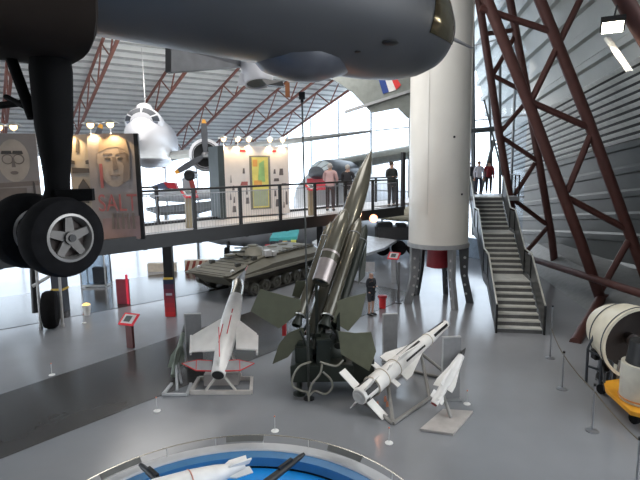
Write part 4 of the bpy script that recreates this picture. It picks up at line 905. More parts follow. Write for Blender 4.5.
# white bomb lying in the display
a, b = at(245, 464, 8.05), at(120, 505, 6.6); a = at(243, 466, 8.0); b = at(138, 500, 7.0); d = (b-a).normalized(); L = (b-a).length
T = Thing('white_bomb', 'white pointed missile body with pink band lying inside the blue round display', 'missile', V((a.lerp(b, .5).x, a.lerp(b, .5).y, .2)))
mb = MB(); mb.lathe([(-.02, .06), (.2, .10), (.5, .16), (.9, .205), (1.5, .23), (L+.6, .22), (L+1.2, .05)], a, b, 30); bd = T.part('body', mb, MWm)
mb = MB(); mb.torus(a+d*.95, d, .208, .012, 30, 6); T.part('pink_band', mb, mat('pink_band', (.7, .35, .28), .5), bd)
for q in (60, 150, 330): finat(T, a, b, q, -.10, .50, .04, .17, MWm, 'fin', (-.12, .2), .03)
mb = MB(); mb.tube(V((a.x-.3, a.y-.2, .19)), a+d*.4, .05); mb.tube(V((b.x, b.y, .19)), b, .05); T.part('cradle', mb, DARK)
for (x0, y0), (x1, y1), Y, lab in (((300, 457), (262, 486), 7.9, 'black barrelled device pointing right inside the blue round display'), ((143, 467), (172, 492), 7.6, 'black barrelled device pointing left inside the blue round display')):
    a, b = at(x0, y0, Y+.15), at(x1, y1, Y-.5); d = (b-a).normalized(); L = (b-a).length
    T = Thing('black_device', lab, 'device', V((b.x, b.y, .19)))
    mb = MB(); mb.lathe([(-.1, .03), (0, .045), (.15, .045), (.18, .055), (L, .07)], a, b, 16); T.part('barrel', mb, DARK)
    mb = MB(); mb.beam(a+d*.2+V((0, 0, .07)), a+d*.5+V((0, 0, .07)), .05, .06); T.part('sight', mb, DARK, smooth=False)
    mb = MB(); mb.tube(V((b.x, b.y, .19)), b, .06); mb.tube(V((b.x, b.y, .19)), V((b.x, b.y, .22)), .15); T.part('pedestal', mb, DARK)
# =================================================================== tracked armoured vehicle
bh = V((.56, .83, 0)).normalized(); bl = V((-bh.y, bh.x, 0)); bc = V((-3.0, 24.3, 0))
def B(x, y, z): return bc-bh*x+bl*y+V((0, 0, z))     # x forward (towards viewer), y left in picture
T = Thing('armoured_vehicle', 'flat olive grey tracked armoured vehicle parked under the walkway with pointed bow', 'armoured vehicle', bc)
AV = mat('armour_grey_green', (.125, .118, .092), .5, .1, .12, 2); AVd = mat('armour_underside', (.05, .05, .045), .6)
HWd = 1.52
side = [(3.55, 1.12), (2.75, .55), (2.3, .42), (-3.2, .5), (-3.35, .9), (-3.3, 1.62), (.7, 1.62), (1.1, 1.56)]
vs = [B(x, .98*s_, z) for s_ in (-1, 1) for x, z in side]; n = len(side); mb = MB()
mb.add(vs, [tuple(range(n)), tuple(range(2*n-1, n-1, -1))]+[(i, (i+1) % n, n+(i+1) % n, n+i) for i in range(n)]); hu_ = T.part('hull', mb, AV, smooth=False)
for s_ in (-1, 1):
    top = [(3.5, 1.10), (3.0, .98), (-3.3, 1.0), (-3.3, 1.50), (.8, 1.50), (1.2, 1.44)]
    vs = [B(x, y*s_, z-(.18 if y > 1.2 and z > 1.3 else 0)) for y in (.98, HWd) for x, z in top]; n = len(top); mb = MB()
    mb.add(vs, [tuple(range(n)), tuple(range(2*n-1, n-1, -1))]+[(i, (i+1) % n, n+(i+1) % n, n+i) for i in range(n)]); T.part('sponson', mb, AV, smooth=False)
    mb = MB(); mb.beam(B(3.3, s_*(HWd+.02), 1.04), B(-3.3, s_*(HWd+.02), 1.04), .05, .12); T.part('fender', mb, mat('fender_pale', (.26, .25, .21), .4), smooth=False)
    # track loop
    loop = [(2.9, .82), (2.75, .98), (2.3, .95), (-2.7, .9), (-3.05, .75), (-3.0, .5), (-2.4, .04), (2.0, .04), (2.75, .5)]
    vs = [B(x, y*s_, z) for y in (1.08, 1.46) for x, z in loop]+[B(x*.975, y*s_, .5+(z-.5)*.86) for y in (1.08, 1.46) for x, z in loop]; n = len(loop); mb = MB()
    fs = [(i, (i+1) % n, n+(i+1) % n, n+i) for i in range(n)]+[(2*n+i, 2*n+(i+1) % n, 3*n+(i+1) % n, 3*n+i) for i in range(n)]+[(i, (i+1) % n, 2*n+(i+1) % n, 2*n+i) for i in range(n)]+[(n+i, n+(i+1) % n, 3*n+(i+1) % n, 3*n+i) for i in range(n)]
    mb.add(vs, fs); T.part('track', mb, mat('track_dark', (.045, .043, .04), .6, .3), smooth=False)
    for x, z, r in [(x, .34, .29) for x in (2.0, 1.2, .4, -.4, -1.2, -2.0)]+[(2.65, .66, .24), (-2.75, .62, .24)]:
        mb = MB(); mb.lathe([(0, r), (.22, r), (.22, r*.75), (.17, r*.7), (.17, .1), (.24, .09), (.24, .0)], B(x, 1.2*s_, z), B(x, 3*s_, z), 22, caps=False); T.part('road_wheel', mb, mat('wheel_olive', (.10, .10, .085), .5))
mb = MB(); mb.prism([B(3.45, -1.25, 1.16), B(3.45, 1.25, 1.16), B(2.2, 1.25, 1.42), B(2.2, -1.25, 1.42)], (0, 0, .03)); tv = T.part('trim_vane', mb, AV, smooth=False)
for k in range(7): x = 3.3-k*.3; mb = MB(); z = 1.12+(3.55-x)*.205+.03; mb.beam(B(x, -.9, z), B(x, .9, z), .04, .03); T.part('rib', mb, AVd, tv, smooth=False)
mb = MB(); mb.lathe([(0, .78), (.26, .5), (.32, .42)], B(.5, 0, 1.62), B(.5, 0, 3), 30); tu = T.part('turret', mb, AV)
mb = MB(); mb.tube(B(.9, 0, 1.78), B(2.0, 0, 1.9), .05); T.part('gun_barrel', mb, AVd, tu); mb = MB(); mb.tube(B(.75, .0, 1.93), B(1.7, 0, 2.05), .035); T.part('missile_rail', mb, AVd, tu)
mb = MB(); mb.lathe([(0, .26), (.06, .26), (.08, .2)], B(.3, .15, 1.93), B(.3, .15, 3), 18); T.part('turret_hatch', mb, AV, tu)
for x, y in ((.9, .55), (1.45, .6), (-1.6, .5), (-1.6, -.5), (-2.5, .5), (-2.5, -.5)): mb = MB(); mb.lathe([(0, .27), (.05, .27), (.07, .22)], B(x, y, 1.6), B(x, y, 3), 18); T.part('hatch', mb, AV)
for x, y in ((1.35, -.85), (1.35, -.35), (.6, -.9), (2.4, -.8), (2.4, .8)): mb = MB(); mb.box(B(x, y, 1.58 if x < 2 else 1.45), (.22, .2, .16), Matrix.Rotation(.6, 3, 'Z')); T.part('periscope', mb, AVd, smooth=False)
mb = MB(); mb.box(B(.55, -.95, 1.72), (.35, .3, .28), Matrix.Rotation(.6, 3, 'Z')); mb.box(B(.2, -1.0, 1.66), (.25, .3, .2), Matrix.Rotation(.9, 3, 'Z')); T.part('white_lamp_cluster', mb, mat('dusty_white', (.5, .5, .5), .5), smooth=False)
for k in range(9): mb = MB(); mb.beam(B(-.6-k*.3, -1.1, 1.63), B(-.6-k*.3, -.75, 1.63), .06, .05); T.part('grille_bar', mb, AVd, smooth=False)
mb = MB(); mb.ball(B(3.0, -1.05, 1.28), .09); mb.ball(B(3.0, 1.05, 1.28), .09); T.part('headlamp', mb, STEEL)
# colourful covered stall beyond
c = az(283, 246); c = V((c.x, 29.5, 0)); c.x = at(283, 240, 29.5).x
T = Thing('souvenir_stall', 'low stall with turquoise cover over red, blue and yellow goods beyond the armoured vehicle', 'stall', c)
TQ = mat('turquoise_cover', (.08, .42, .45), .45); top = at(283, 232.5, 29.5).z
mb = MB(); mb.box((c.x, c.y, .45), (1.9, .9, .9)); T.part('counter', mb, mat('stall_white', (.6, .6, .62), .5), smooth=False)
mb = MB(); mb.prism([V((c.x-.75, c.y-.4, top-.38)), V((c.x+.85, c.y-.4, top-.30)), V((c.x+.95, c.y+.5, top)), V((c.x-.6, c.y+.5, top-.1))], (0, 0, .2)); T.part('cover', mb, TQ, smooth=False)
for x in (-.7, .8): mb = MB(); mb.tube((c.x+x, c.y+.35, .9), (c.x+x, c.y+.35, top-.15), .03); T.part('post', mb, DARK)
for i, (x, w_, col, z) in enumerate(((-.85, .35, (.65, .05, .08), .95), (-.35, .75, (.05, .12, .45), .95), (-.55, .3, (.05, .05, .06), 1.15), (.15, .25, (.7, .45, .1), 1.15), (.4, .3, (.6, .1, .08), 1.0), (.65, .3, (.8, .8, .2), 1.2), (.75, .4, (.75, .06, .06), 1.0), (-.1, .2, (.1, .1, .12), 1.2))):
    mb = MB(); mb.box((c.x+x, c.y-.45, z+.12), (w_, .2, .34)); T.part('goods_box', mb, mat('goods_%s' % 'abcdefgh'[i], col, .5), smooth=False)
# =================================================================== parked jet with silver delta wing behind
n0 = at(228, 238, 31); n1 = at(372, 236, 36)
T = Thing('parked_jet', 'silver grey jet with delta wing standing behind the launcher under the walkway', 'aircraft', V((n0.lerp(n1, .5).x, 33, 0)))
SJ = mat('jet_silver_grey', (.30, .31, .33), .35, .4, .1, 1)
dj = (n1-n0).normalized(); mb = MB(); mb.lathe([(-2.2, .1), (-1.6, .45), (-.5, .75), (1.5, .95), (9, .95), (12, .7)], n0+V((0, 0, .35)), n1+V((0, 0, .35)), 26); T.part('fuselage', mb, SJ)
mb = MB(); mb.prism([at(312, 243, 30), at(333, 232, 31), at(397, 241, 30), at(384, 249, 28.5), at(362, 256, 27), at(340, 262, 26.5)], (0, 0, .14)); T.part('delta_wing', mb, mat('bright_aluminium', (.78, .80, .84), .35, .3), smooth=False)
for x, yb in ((227, 262), (246, 258), (340, 262)):
    p = az(x, yb); p.y = min(max(p.y, 28.5), 31)
    p = V((at(x, yb, p.y).x, p.y, 0)); mb = MB(); mb.lathe([(0, .3), (.03, .42), (.1, .46), (.25, .46), (.32, .42), (.35, .3)], p+V((-.15, 0, .46)), p+V((1, .25, .46)), 26); T.part('wheel', mb, TYRE)
    mb = MB(); mb.tube(p+V((.1, 0, .46)), p+V((.1, .3, 2.1)), .1); T.part('gear_leg', mb, DARK)
# hazard striped barriers
def striped(label, x0, x1, yb, yt, hz=True):
    p, q = az(x0, yb), az(x1, yb); q.y = p.y = (p.y+q.y)/2; h = at(x0, yt, p.y).z
    T = Thing('barrier_block', label, 'barrier', (p+q)/2, 'striped barrier blocks')
    mb = MB(); mb.beam(p+V((0, 0, h/2)), q+V((0, 0, h/2)), .35, h); T.part('block', mb, mat('barrier_cream', (.62, .54, .44), .5), smooth=False)
    if hz:
        L = (q-p).length; k = 0; x = .0
        while x < L-.3:
            mb = MB(); mb.prism([p+V((x, -.19, .02)), p+V((x+.16, -.19, .02)), p+V((x+.34, -.19, h-.02)), p+V((x+.18, -.19, h-.02))], (0, .02, 0)); T.part('red_stripe', mb, mat('stripe_brown_red', (.25, .05, .035), .5), smooth=False); x += .34
striped('cream barrier block with slanted red brown stripes left of the armoured vehicle', 186, 212, 270.5, 260)
striped('plain cream barrier block far left of the striped one', 149, 176, 271, 263, False)
# dark column with red and black banner
p = az(170.5, 317); T = Thing('banner_column', 'dark column with black to red hanging banner on open floor left of the armoured vehicle', 'column', p)
mb = MB(); mb.box(p+V((0, .15, 1.75)), (.34, .24, 3.5)); T.part('column', mb, DARK, smooth=False)
h = at(170, 280, p.y).z
for i in range(8):
    t = i/7; z0 = h*i/8; mb = MB(); mb.box(p+V((0, 0, z0+h/16+.02)), (.40, .04, h/8+.002)); 
    T.part('banner_band', mb, mat('banner_%s' % 'stuvwxyz'[i], (.60*(1-t)**1.1+.02, .03, .035+.03*t), .45, 0, .02), smooth=False)
mb = MB(); mb.box(p+V((0, -.025, h*.62)), (.24, .01, .09)); T.part('banner_mark', mb, mat('banner_grey', (.45, .45, .5), .5), smooth=False)
mb = MB(); mb.box(p+V((0, -.0, h+.06)), (.36, .06, .07)); T.part('yellow_clip', mb, mat('yellow_clip', (.65, .45, .08), .5), smooth=False)
# red panel, showcase and lamp far left
p = az(124, 304); T = Thing('red_sign', 'upright translucent red panel beyond the red topped lectern at left', 'panel', p)
mb = MB(); mb.box(p+V((0, 0, .55)), (.55, .06, 1.1)); T.part('board', mb, mat('dull_red_panel', (.35, .06, .09), .3), smooth=False); mb = MB(); mb.box(p+V((.2, -.04, .65)), (.1, .02, 1.3)); T.part('bright_strip', mb, mat('bright_red_strip', (.75, .04, .08), .4, emit=.3), smooth=False)
p = az(97, 286); p.y = min(p.y, 25); T = Thing('glass_showcase', 'tall glass showcase with steel frame standing under the walkway at left', 'showcase', p)
for x in (-.6, .6):
    for y in (-.35, .35): mb = MB(); mb.box(p+V((x, y, 1.0)), (.06, .06, 2.0)); T.part('post', mb, STEEL, smooth=False)
for z in (.1, 2.0): mb = MB(); mb.box(p+V((0, 0, z)), (1.26, .76, .08)); T.part('shelf', mb, STEEL, smooth=False)
mb = MB(); mb.box(p+V((0, 0, 1.05)), (1.16, .66, 1.8)); T.part('glazing', mb, glass('showcase_glass', (.55, .6, .65), .15), smooth=False)
mb = MB(); mb.box(p+V((.15, .1, .55)), (.6, .3, .8)); T.part('exhibit', mb, mat('exhibit_dark', (.05, .05, .06), .5), smooth=False)
p = az(87, 315); T = Thing('floor_lamp', 'small white cylinder lamp with warm top on the floor left of the red panel', 'lamp', p)
mb = MB(); mb.lathe([(0, .12), (.4, .17), (.42, .17)], p, p+V((0, 0, 1)), 20); T.part('body', mb, WHITE); mb = MB(); mb.lathe([(.40, .15), (.46, .12), (.5, .02)], p, p+V((0, 0, 1)), 18); T.part('warm_top', mb, mat('warm_glow', (1, .6, .15), emit=1.5))
p = az(61, 309); p.y = 20; p.x = at(61, 300, 20).x; T = Thing('display_plinth', 'dark square column with yellow band behind the small aircraft wheel at left', 'column', p)
mb = MB(); mb.box(p+V((0, 0, 1.1)), (.45, .45, 2.2)); T.part('shaft', mb, mat('plinth_navy', (.03, .035, .05), .4), smooth=False); mb = MB(); mb.box(p+V((0, 0, .95)), (.5, .5, .08)); T.part('yellow_band', mb, mat('yellow_clip', (.65,)*3), smooth=False)
# aircraft at far left: nose gear visible
p = az(52, 328); T = Thing('parked_aircraft', 'pale aircraft at far left whose single nose wheel stands on the floor under the walkway', 'aircraft', p)
wd_ = V((.93, .36, 0)).normalized()
mb = MB(); WR2 = .70; mb.lathe([(-.24, WR2*.5), (-.26, WR2*.7), (-.22, WR2*.9), (-.1, WR2*.99), (.1, WR2*.99), (.22, WR2*.9), (.26, WR2*.7), (.24, WR2*.5)], p+V((0, 0, WR2)), p+V((0, 0, WR2))+wd_, 34); wh = T.part('wheel', mb, TYRE)
mb = MB(); mb.lathe([(-.27, WR2*.45), (-.25, .1), (-.3, .08)], p+V((0, 0, WR2)), p+V((0, 0, WR2))+wd_, 24); T.part('hub', mb, LGREY, wh)
for s_ in (-1, 1): q = p+wd_*.36*s_; mb = MB(); mb.tube(q+V((0, 0, .12)), q+V((0, .1, 2.3)), .05); mb.tube(q+V((0, 0, 0)), q+V((0, 0, .12)), .07); T.part('fork_leg', mb, LGREY)
mb = MB(); mb.tube(p+V((-.5, -.1, .6)), p+V((-.7, .4, 2.6)), .11); T.part('strut', mb, DARK)
mb = MB(); mb.path([p+V((-.5, -.1, 1.6)), p+V((0, .1, 1.9)), p+V((.3, .2, 2.4))], .06); T.part('strut', mb, LGREY)
mb = MB(); q0_ = p+V((-3.2, .6, 3.05)); mb.lathe([(0, .25), (.6, .62), (2.2, .85), (9, .9)], p+V((.6, -.2, 2.95)), p+V((-3, 4.5, 3.3)), 28); T.part('fuselage', mb, mat('pale_aircraft_skin', (.5, .55, .58), .35, .2))
# dark transporter and lamp under the far end of the walkway
p = V((at(392, 240, 31).x, 31, .25)); T = Thing('transporter', 'dark military transporter with pale ribbed cover under the far end of the walkway', 'vehicle', p)
mb = MB(); mb.box(p+V((.3, 0, 1.35)), (2.6, 1.6, .8)); T.part('body', mb, mat('dark_body', (.03, .03, .032), .5), smooth=False, bevel=.08)
mb = MB(); mb.box(p+V((-.5, -.2, 1.85)), (.9, .9, .35)); mb.box(p+V((.5, -.3, 1.8)), (.6, .8, .3)); T.part('equipment', mb, DARK, smooth=False, bevel=.04)
mb = MB(); mb.lathe([(0, .10), (.1, .28), (1.3, .46), (2.2, .5)], p+V((-.75, .2, 2.42)), p+V((2, .4, 2.45)), 18); cv = T.part('ribbed_cover', mb, mat('pale_canvas', (.62, .58, .46), .6))
for k in range(9): t = .25+k*.2; mb = MB(); mb.torus(p+V((-.75, .2, 2.42))+V((1, .07, .01)).normalized()*t, (1, .07, .01), .29+.1*t, .012, 18, 5); T.part('hoop', mb, mat('hoop_brown', (.25, .22, .16), .6), cv)
for x in (-.7, .3, 1.2): mb = MB(); mb.lathe([(0, .45), (.3, .45), (.3, .3), (.26, .1)], p+V((x, -.75, .5)), p+V((x, -3, .5)), 22); T.part('wheel', mb, TYRE)
q = at(373.5, 218.5, 17.0); T = Thing('spot_light', 'glowing orange pink spotlight hanging just below the walkway beside the green missile', 'spotlight', q, None)
mb = MB(); mb.ball(q, .14, 14, 10); T.part('bulb', mb, mat('pink_glow', (1, .36, .20), emit=3)); mb = MB(); mb.lathe([(0, .05), (.12, .15), (.14, .15)], q+V((.05, .25, .03)), q, 16, caps=False); mb.tube(q+V((.05, .25, 0)), V((1.93, 17.66, 3.95)), .02); T.part('housing', mb, DARK)
l = bpy.data.lights.new('spot_glow', 'POINT'); l.energy = 14; l.color = (1, .45, .25); l.shadow_soft_size = .1; o = bpy.data.objects.new('lamp_light', l); COL.objects.link(o); o.parent = T.o; o.location = V((0, -.25, 0))
# wall lamp upper right
q = at(612.5, 27, 12.0); T = Thing('wall_floodlight', 'bright rectangular floodlight hanging at the top right corner', 'floodlight', q)
Rf = Matrix.Rotation(-.45, 3, 'Z') @ Matrix.Rotation(-.75, 3, 'X')
mb = MB(); mb.box(q+V((0, 0, .07)), (.5, .34, .12), Rf); T.part('housing', mb, DARK, smooth=False); mb = MB(); mb.box(q, (.42, .28, .03), Rf); T.part('lens', mb, mat('flood_lens', (1, .93, .75), emit=18), smooth=False); mb = MB(); mb.tube(q+V((0, 0, .1)), q+V((.15, 0, .9)), .02); T.part('bracket', mb, DARK)
l = bpy.data.lights.new('flood', 'SPOT'); l.energy = 250; l.color = (1, .9, .7); l.spot_size = 2.2; l.shadow_soft_size = .2; o = bpy.data.objects.new('lamp_light', l); COL.objects.link(o); o.parent = T.o; o.location = V((0, 0, -.05))
a_, b_ = at(607, 38, 12.6), at(630, 72, 12.0); mb = MB(); mb.beam(a_, b_, .18, .07); single('strip_light', 'unlit white strip light fixture beneath the bright floodlight at top right', 'strip light', mb, mat('strip_white', (.62, .62, .62), .4), smooth=False, bevel=.01)
# =================================================================== rope barrier and engine at right
ST_ = mat('stanchion_steel', (.28, .29, .31), .3, .6)
tops = []
for (x, yb), yt, lab in (((550, 358), 307, 'tallest grey stanchion at the foot of the staircase'), ((562, 389), 353, 'grey stanchion second along the rope from the staircase'), ((592, 431), 386, 'grey stanchion in front of the yellow trolley'), ((636, 488), 440, 'grey stanchion nearest the viewer at the bottom right corner')):
    p = az(x, yb); h = at(x, yt, p.y).z; T = Thing('stanchion', lab, 'stanchion', p, 'rope stanchions')
    mb = MB(); mb.lathe([(0, .13), (.015, .13), (.03, .05), (.05, .02)], p, p+V((0, 0, 1)), 22); T.part('base', mb, ST_); mb = MB(); mb.tube(p, p+V((0, 0, h)), .02); T.part('post', mb, ST_); mb = MB(); mb.lathe([(0, .03), (.05, .03)], p+V((0, 0, h)), p+V((0, 0, 9)), 12); T.part('cap', mb, DARK)
    tops.append(p+V((0, 0, min(h, .92)-.02)))
for i in range(3):
    a_, b_ = tops[i], tops[i+1]; mb = MB(); mb.path([a_.lerp(b_, k/10)-V((0, 0, .05*4*(k/10)*(1-k/10))) for k in range(11)], .013, 6)
    single('barrier_rope', ['dark rope between the two stanchions nearest the staircase', 'dark rope in front of the cream engine cowling', 'dark rope in front of the yellow trolley'][i], 'rope', mb, mat('dark_rope', (.10, .085, .06), .7), group='barrier ropes')
CY = 12.6
ca = at(596, 333, CY+1.0); cb = at(629, 356, CY-.35); d = (cb-ca).normalized(); RC = .78
d = V((.05, -.99, -.05)).normalized(); cb = at(641, 345, 11.7); ca = cb-d*1.25
T = Thing('engine_cowling', 'cream barrel shaped engine cowling with dark open end on a dark metal stand at right', 'engine', V((ca.lerp(cb, .5).x, ca.lerp(cb, .5).y, 0)))
mb = MB(); mb.lathe([(-.35, .1), (-.32, .35), (-.2, .52), (0, .64), (.45, .80), (1.15, .92), (1.2, .93), (1.2, .86), (.6, .74)], ca, cb, 44, caps=False); sh = T.part('shell', mb, mat('cowling_cream', (.66, .62, .50), .42, 0, .06), solid=.01)
for t, rr in ((.45, .81), (1.1, .92)): mb = MB(); mb.torus(ca+d*t, d, rr, .016, 44, 6); T.part('band', mb, mat('band_dark', (.08, .09, .1), .4, .4), sh)
mb = MB(); mb.lathe([(.75, .76), (.76, .02)], ca, cb, 36, caps=False); mb.lathe([(.3, .12), (.95, .16), (1.0, .02)], ca, cb, 20); T.part('dark_interior', mb, mat('engine_dark', (.03, .022, .02), .5, .3), sh)
for t in (.35, 1.1):
    q = ca+d*t; sdv = V((d.y, -d.x, 0)).normalized(); zz = 0
    for s_ in (-.5, .5): mb = MB(); mb.tube(V((q.x, q.y, 0))+sdv*s_, q+sdv*s_*.8-V((0, 0, .45)), .035); T.part('stand_leg', mb, ST_)
    mb = MB(); mb.tube(V((q.x, q.y, .25))-sdv*.5, V((q.x, q.y, .25))+sdv*.5, .03); T.part('cross_rail', mb, DARK)
mb = MB(); q = ca+d*.1; mb.path([q+V((-.38, -.35, .45)), q+V((-.45, -.45, 0)), q+V((-.42, -.5, -.45)), V((q.x-.4, q.y-.55, .35)), V((q.x-.42, q.y-.6, 0.02))], .022); T.part('curved_hoop', mb, ST_)
for k in range(6): mb = MB(); q = V((ca.x, ca.y, 0))+d*(.15*k)+V((-.1, -.45, .38+.05*(k % 3))); mb.box(q, (.16, .14, .22)); T.part('ancillary_box', mb, DARK, smooth=False)
for (x0, y0, Ya), (x1, y1, Yb), r in (((586, 383, 12.2), (588, 348, 12.3), .035), ((588, 348, 12.3), (600, 322, 12.3), .03), ((600, 386, 12.0), (602, 352, 12.1), .04), ((588, 366, 12.2), (606, 372, 12.0), .03), ((610, 392, 11.7), (612, 362, 11.9), .045), ((588, 350, 12.3), (612, 362, 11.9), .03)):
    mb = MB(); mb.tube(at(x0, y0, Ya), at(x1, y1, Yb), r); T.part('stand_tube', mb, mat('stand_blue_black', (.05, .058, .07), .4, .4))
for x, y, Y, s_ in ((597, 354, 12.3, .22), (606, 366, 12.1, .2), (600, 376, 12.1, .14), (612, 378, 11.9, .2)): mb = MB(); mb.box(at(x, y, Y), (s_, s_, s_*1.2)); T.part('ancillary_box', mb, DARK, smooth=False, bevel=.02)
# yellow trolley with drum
YEL = mat('trolley_orange_yellow', (.72, .33, .02), .42)
q = az(625, 425); 
poly = [at(603, 383, 11.4), at(612, 382, 11.6), at(660, 400, 11.2), at(665, 440, 10.0), at(640, 420, 10.3), at(629, 414, 10.4), at(606, 392, 11.1)]; zz = .36
poly = [az(x, y, .36) for x, y in ((603, 383), (622, 380), (665, 392), (672, 430), (645, 417), (630, 413), (606, 391))]
T = Thing('trolley', 'orange yellow trolley with dark wheels behind the rope at the right edge', 'trolley', V((poly[0].x+.5, poly[0].y-.3, 0)))
mb = MB(); mb.prism(poly, (0, 0, .10)); T.part('platform', mb, YEL, smooth=False, bevel=.01)
for x, y in ((601, 394), (634, 424), (652, 406)): p = az(x, y); p.z = .13; mb = MB(); mb.lathe([(-.04, .09), (-.04, .12), (.04, .12), (.04, .09)], p, p+V((1, .3, 0)), 18); T.part('wheel', mb, TYRE); mb = MB(); mb.tube(p, p+V((0, 0, .2)), .03); T.part('castor_fork', mb, DARK)
mb = MB(); mb.tube(az(605, 391, .3), az(600, 362, .4)+V((0, 0, .5)), .03); T.part('tow_bar', mb, DARK)
dc = az(641, 400, .41); T2 = Thing('drum', 'cream cylinder with dark upper part standing on the orange yellow trolley', 'drum', dc)
mb = MB(); hD = at(640, 363, dc.y).z-.41; mb.lathe([(0, .42), (.03, .44), (hD, .44)], dc, dc+V((0, 0, 1)), 36); T2.part('shell', mb, mat('drum_cream', (.60, .58, .50), .45)); mb = MB(); mb.torus(dc+V((0, 0, .08)), (0, 0, 1), .445, .02, 36, 6); T2.part('orange_base_ring', mb, mat('ring_orange', (.55, .22, .06), .5))
mb = MB(); mb.lathe([(hD, .36), (hD+.5, .3), (hD+.55, .1)], dc, dc+V((0, 0, 1)), 30); T2.part('dark_top', mb, DARK); mb = MB(); mb.tube(dc+V((-.1, -.2, hD)), dc+V((.05, -.2, hD+.75)), .045); T2.part('brown_pipe', mb, mat('pipe_brown', (.16, .07, .04), .5))
# light aircraft beyond the walkway at left
T = Thing('light_aircraft', 'small pale aircraft with red striped fin standing beyond the railing at left', 'aircraft', at(180, 232, 31))
mb = MB(); mb.prism([at(146, 209, 30), at(222, 201, 33), at(224, 206, 32), at(200, 212, 30), at(160, 214, 29)], (0, 0, .18)); T.part('wing', mb, mat('dark_wing_grey', (.13, .14, .15), .4, .2), smooth=False)
mb = MB(); mb.lathe([(0, .1), (.5, .35), (2, .5), (4.2, .3), (5, .12)], at(150, 196, 32), at(205, 194, 33.5), 22); T.part('fuselage', mb, mat('light_aircraft_white', (.7, .72, .75), .35))
for pts, m, nm in (([(184, 198), (182, 178), (189, 177), (197, 198)], mat('light_aircraft_white', (.7,)*3), 'fin'), ([(188.5, 178), (193, 178), (198.5, 198), (193, 198)], mat('fin_red', (.6, .12, .1), .5), 'red_fin_stripe')): mb = MB(); mb.prism([at(x, y, 32.6 if nm == 'fin' else 32.5) for x, y in pts], (0, .08, 0)); T.part(nm, mb, m, smooth=False)
mb = MB(); mb.prism([at(153, 186, 31), at(164, 182, 31), at(172, 184, 31), at(170, 189, 31), at(154, 189, 31)], (0, .5, 0)); T.part('canopy', mb, mat('canopy_blue_grey', (.12, .15, .25), .3), smooth=False)
mb = MB(); mb.prism([at(164, 182, 30.9), at(176, 183, 30.9), at(178, 189, 30.9), at(169, 188, 30.9)], (0, .4, 0)); T.part('red_panel', mb, mat('red_band', (.62,)*3), smooth=False)
for x in (165, 196): p_ = at(x, 206, 31.5); mb = MB(); mb.tube(p_, V((p_.x, p_.y, 0)), .09); T.part('support_leg', mb, GREY)
# red bin near the standing visitor
p = az(382.5, 308); T = Thing('red_bin', 'small red bin standing on the floor beside the dark clothed visitor', 'bin', p)
mb = MB(); mb.lathe([(0, .12), (.02, .14), (.42, .14)], p, p+V((0, 0, 1)), 20); T.part('body', mb, RED); mb = MB(); mb.lathe([(.42, .14), (.44, .19), (.52, .19), (.54, .12)], p, p+V((0, 0, 1)), 20); T.part('lid', mb, mat('dark_red_lid', (.4, .02, .03), .4))
# tall grey pole beside lectern by the rocket
p = az(398.5, 303); mb = MB(); mb.beam(p, p+V((0, 0, at(398, 262, p.y).z)), .12, .1); mb.box(p+V((0, 0, .02)), (.25, .25, .04))
single('sign_post', 'slim grey post standing left of the rocket stand', 'post', mb, mat('post_grey', (.2, .2, .21), .4, .4), smooth=False)
# white notice board behind green missile
p = az(367, 277); p = V((at(369, 268, 24).x, 24, 0)); T = Thing('notice_board', 'small white notice board beyond the dark clothed visitor', 'notice board', p)
mb = MB(); h = at(369, 262, 24).z; mb.box(p+V((0, 0, h-.25)), (.55, .04, .5)); T.part('board', mb, mat('notice_white', (.7, .68, .7), .5), smooth=False); mb = MB(); mb.tube(p, p+V((0, .03, h-.1)), .02); T.part('post', mb, GREY)
# =================================================================== people
def limb(pts, radii, n=12):
    """closed tapering tube along points"""
    mb = MB(); P = [V(p) for p in pts]; rows = []
    for i, p in enumerate(P):
        d = (P[min(i+1, len(P)-1)]-P[max(i-1, 0)]).normalized(); F = frame(p, p+d, V((0, 1, .01))); rx, ry = radii[i] if isinstance(radii[i], tuple) else (radii[i],)*2
        rows += [F @ V((rx*math.cos(2*math.pi*k/n), ry*math.sin(2*math.pi*k/n), 0)) for k in range(n)]
    fs = [(i*n+k, i*n+(k+1) % n, (i+1)*n+(k+1) % n, (i+1)*n+k) for i in range(len(P)-1) for k in range(n)]
    fs += [tuple(range(n-1, -1, -1)), tuple((len(P)-1)*n+k for k in range(n))]
    return mb.add(rows, fs)
def skinmesh(name, verts, edges, rad, root, sub=1):
    me = bpy.data.meshes.new(name); me.from_pydata([V(v) for v in verts], edges, []); o = bpy.data.objects.new(name, me); COL.objects.link(o)
    md = o.modifiers.new('s', 'SKIN'); md.use_smooth_shade = True; o.modifiers.new('u', 'SUBSURF').levels = sub
    for i, v in enumerate(me.skin_vertices[0].data):
        r = rad[i]; v.radius = r if isinstance(r, tuple) else (r, r); v.use_root = (i == root)
    dg = bpy.context.evaluated_depsgraph_get(); dg.update(); e = o.evaluated_get(dg); m2 = bpy.data.meshes.new_from_object(e)
    mb = MB(); mb.v = [v.co.copy() for v in m2.vertices]; mb.f = [tuple(p.vertices) for p in m2.polygons]
    bpy.data.objects.remove(o); bpy.data.meshes.remove(m2); return mb
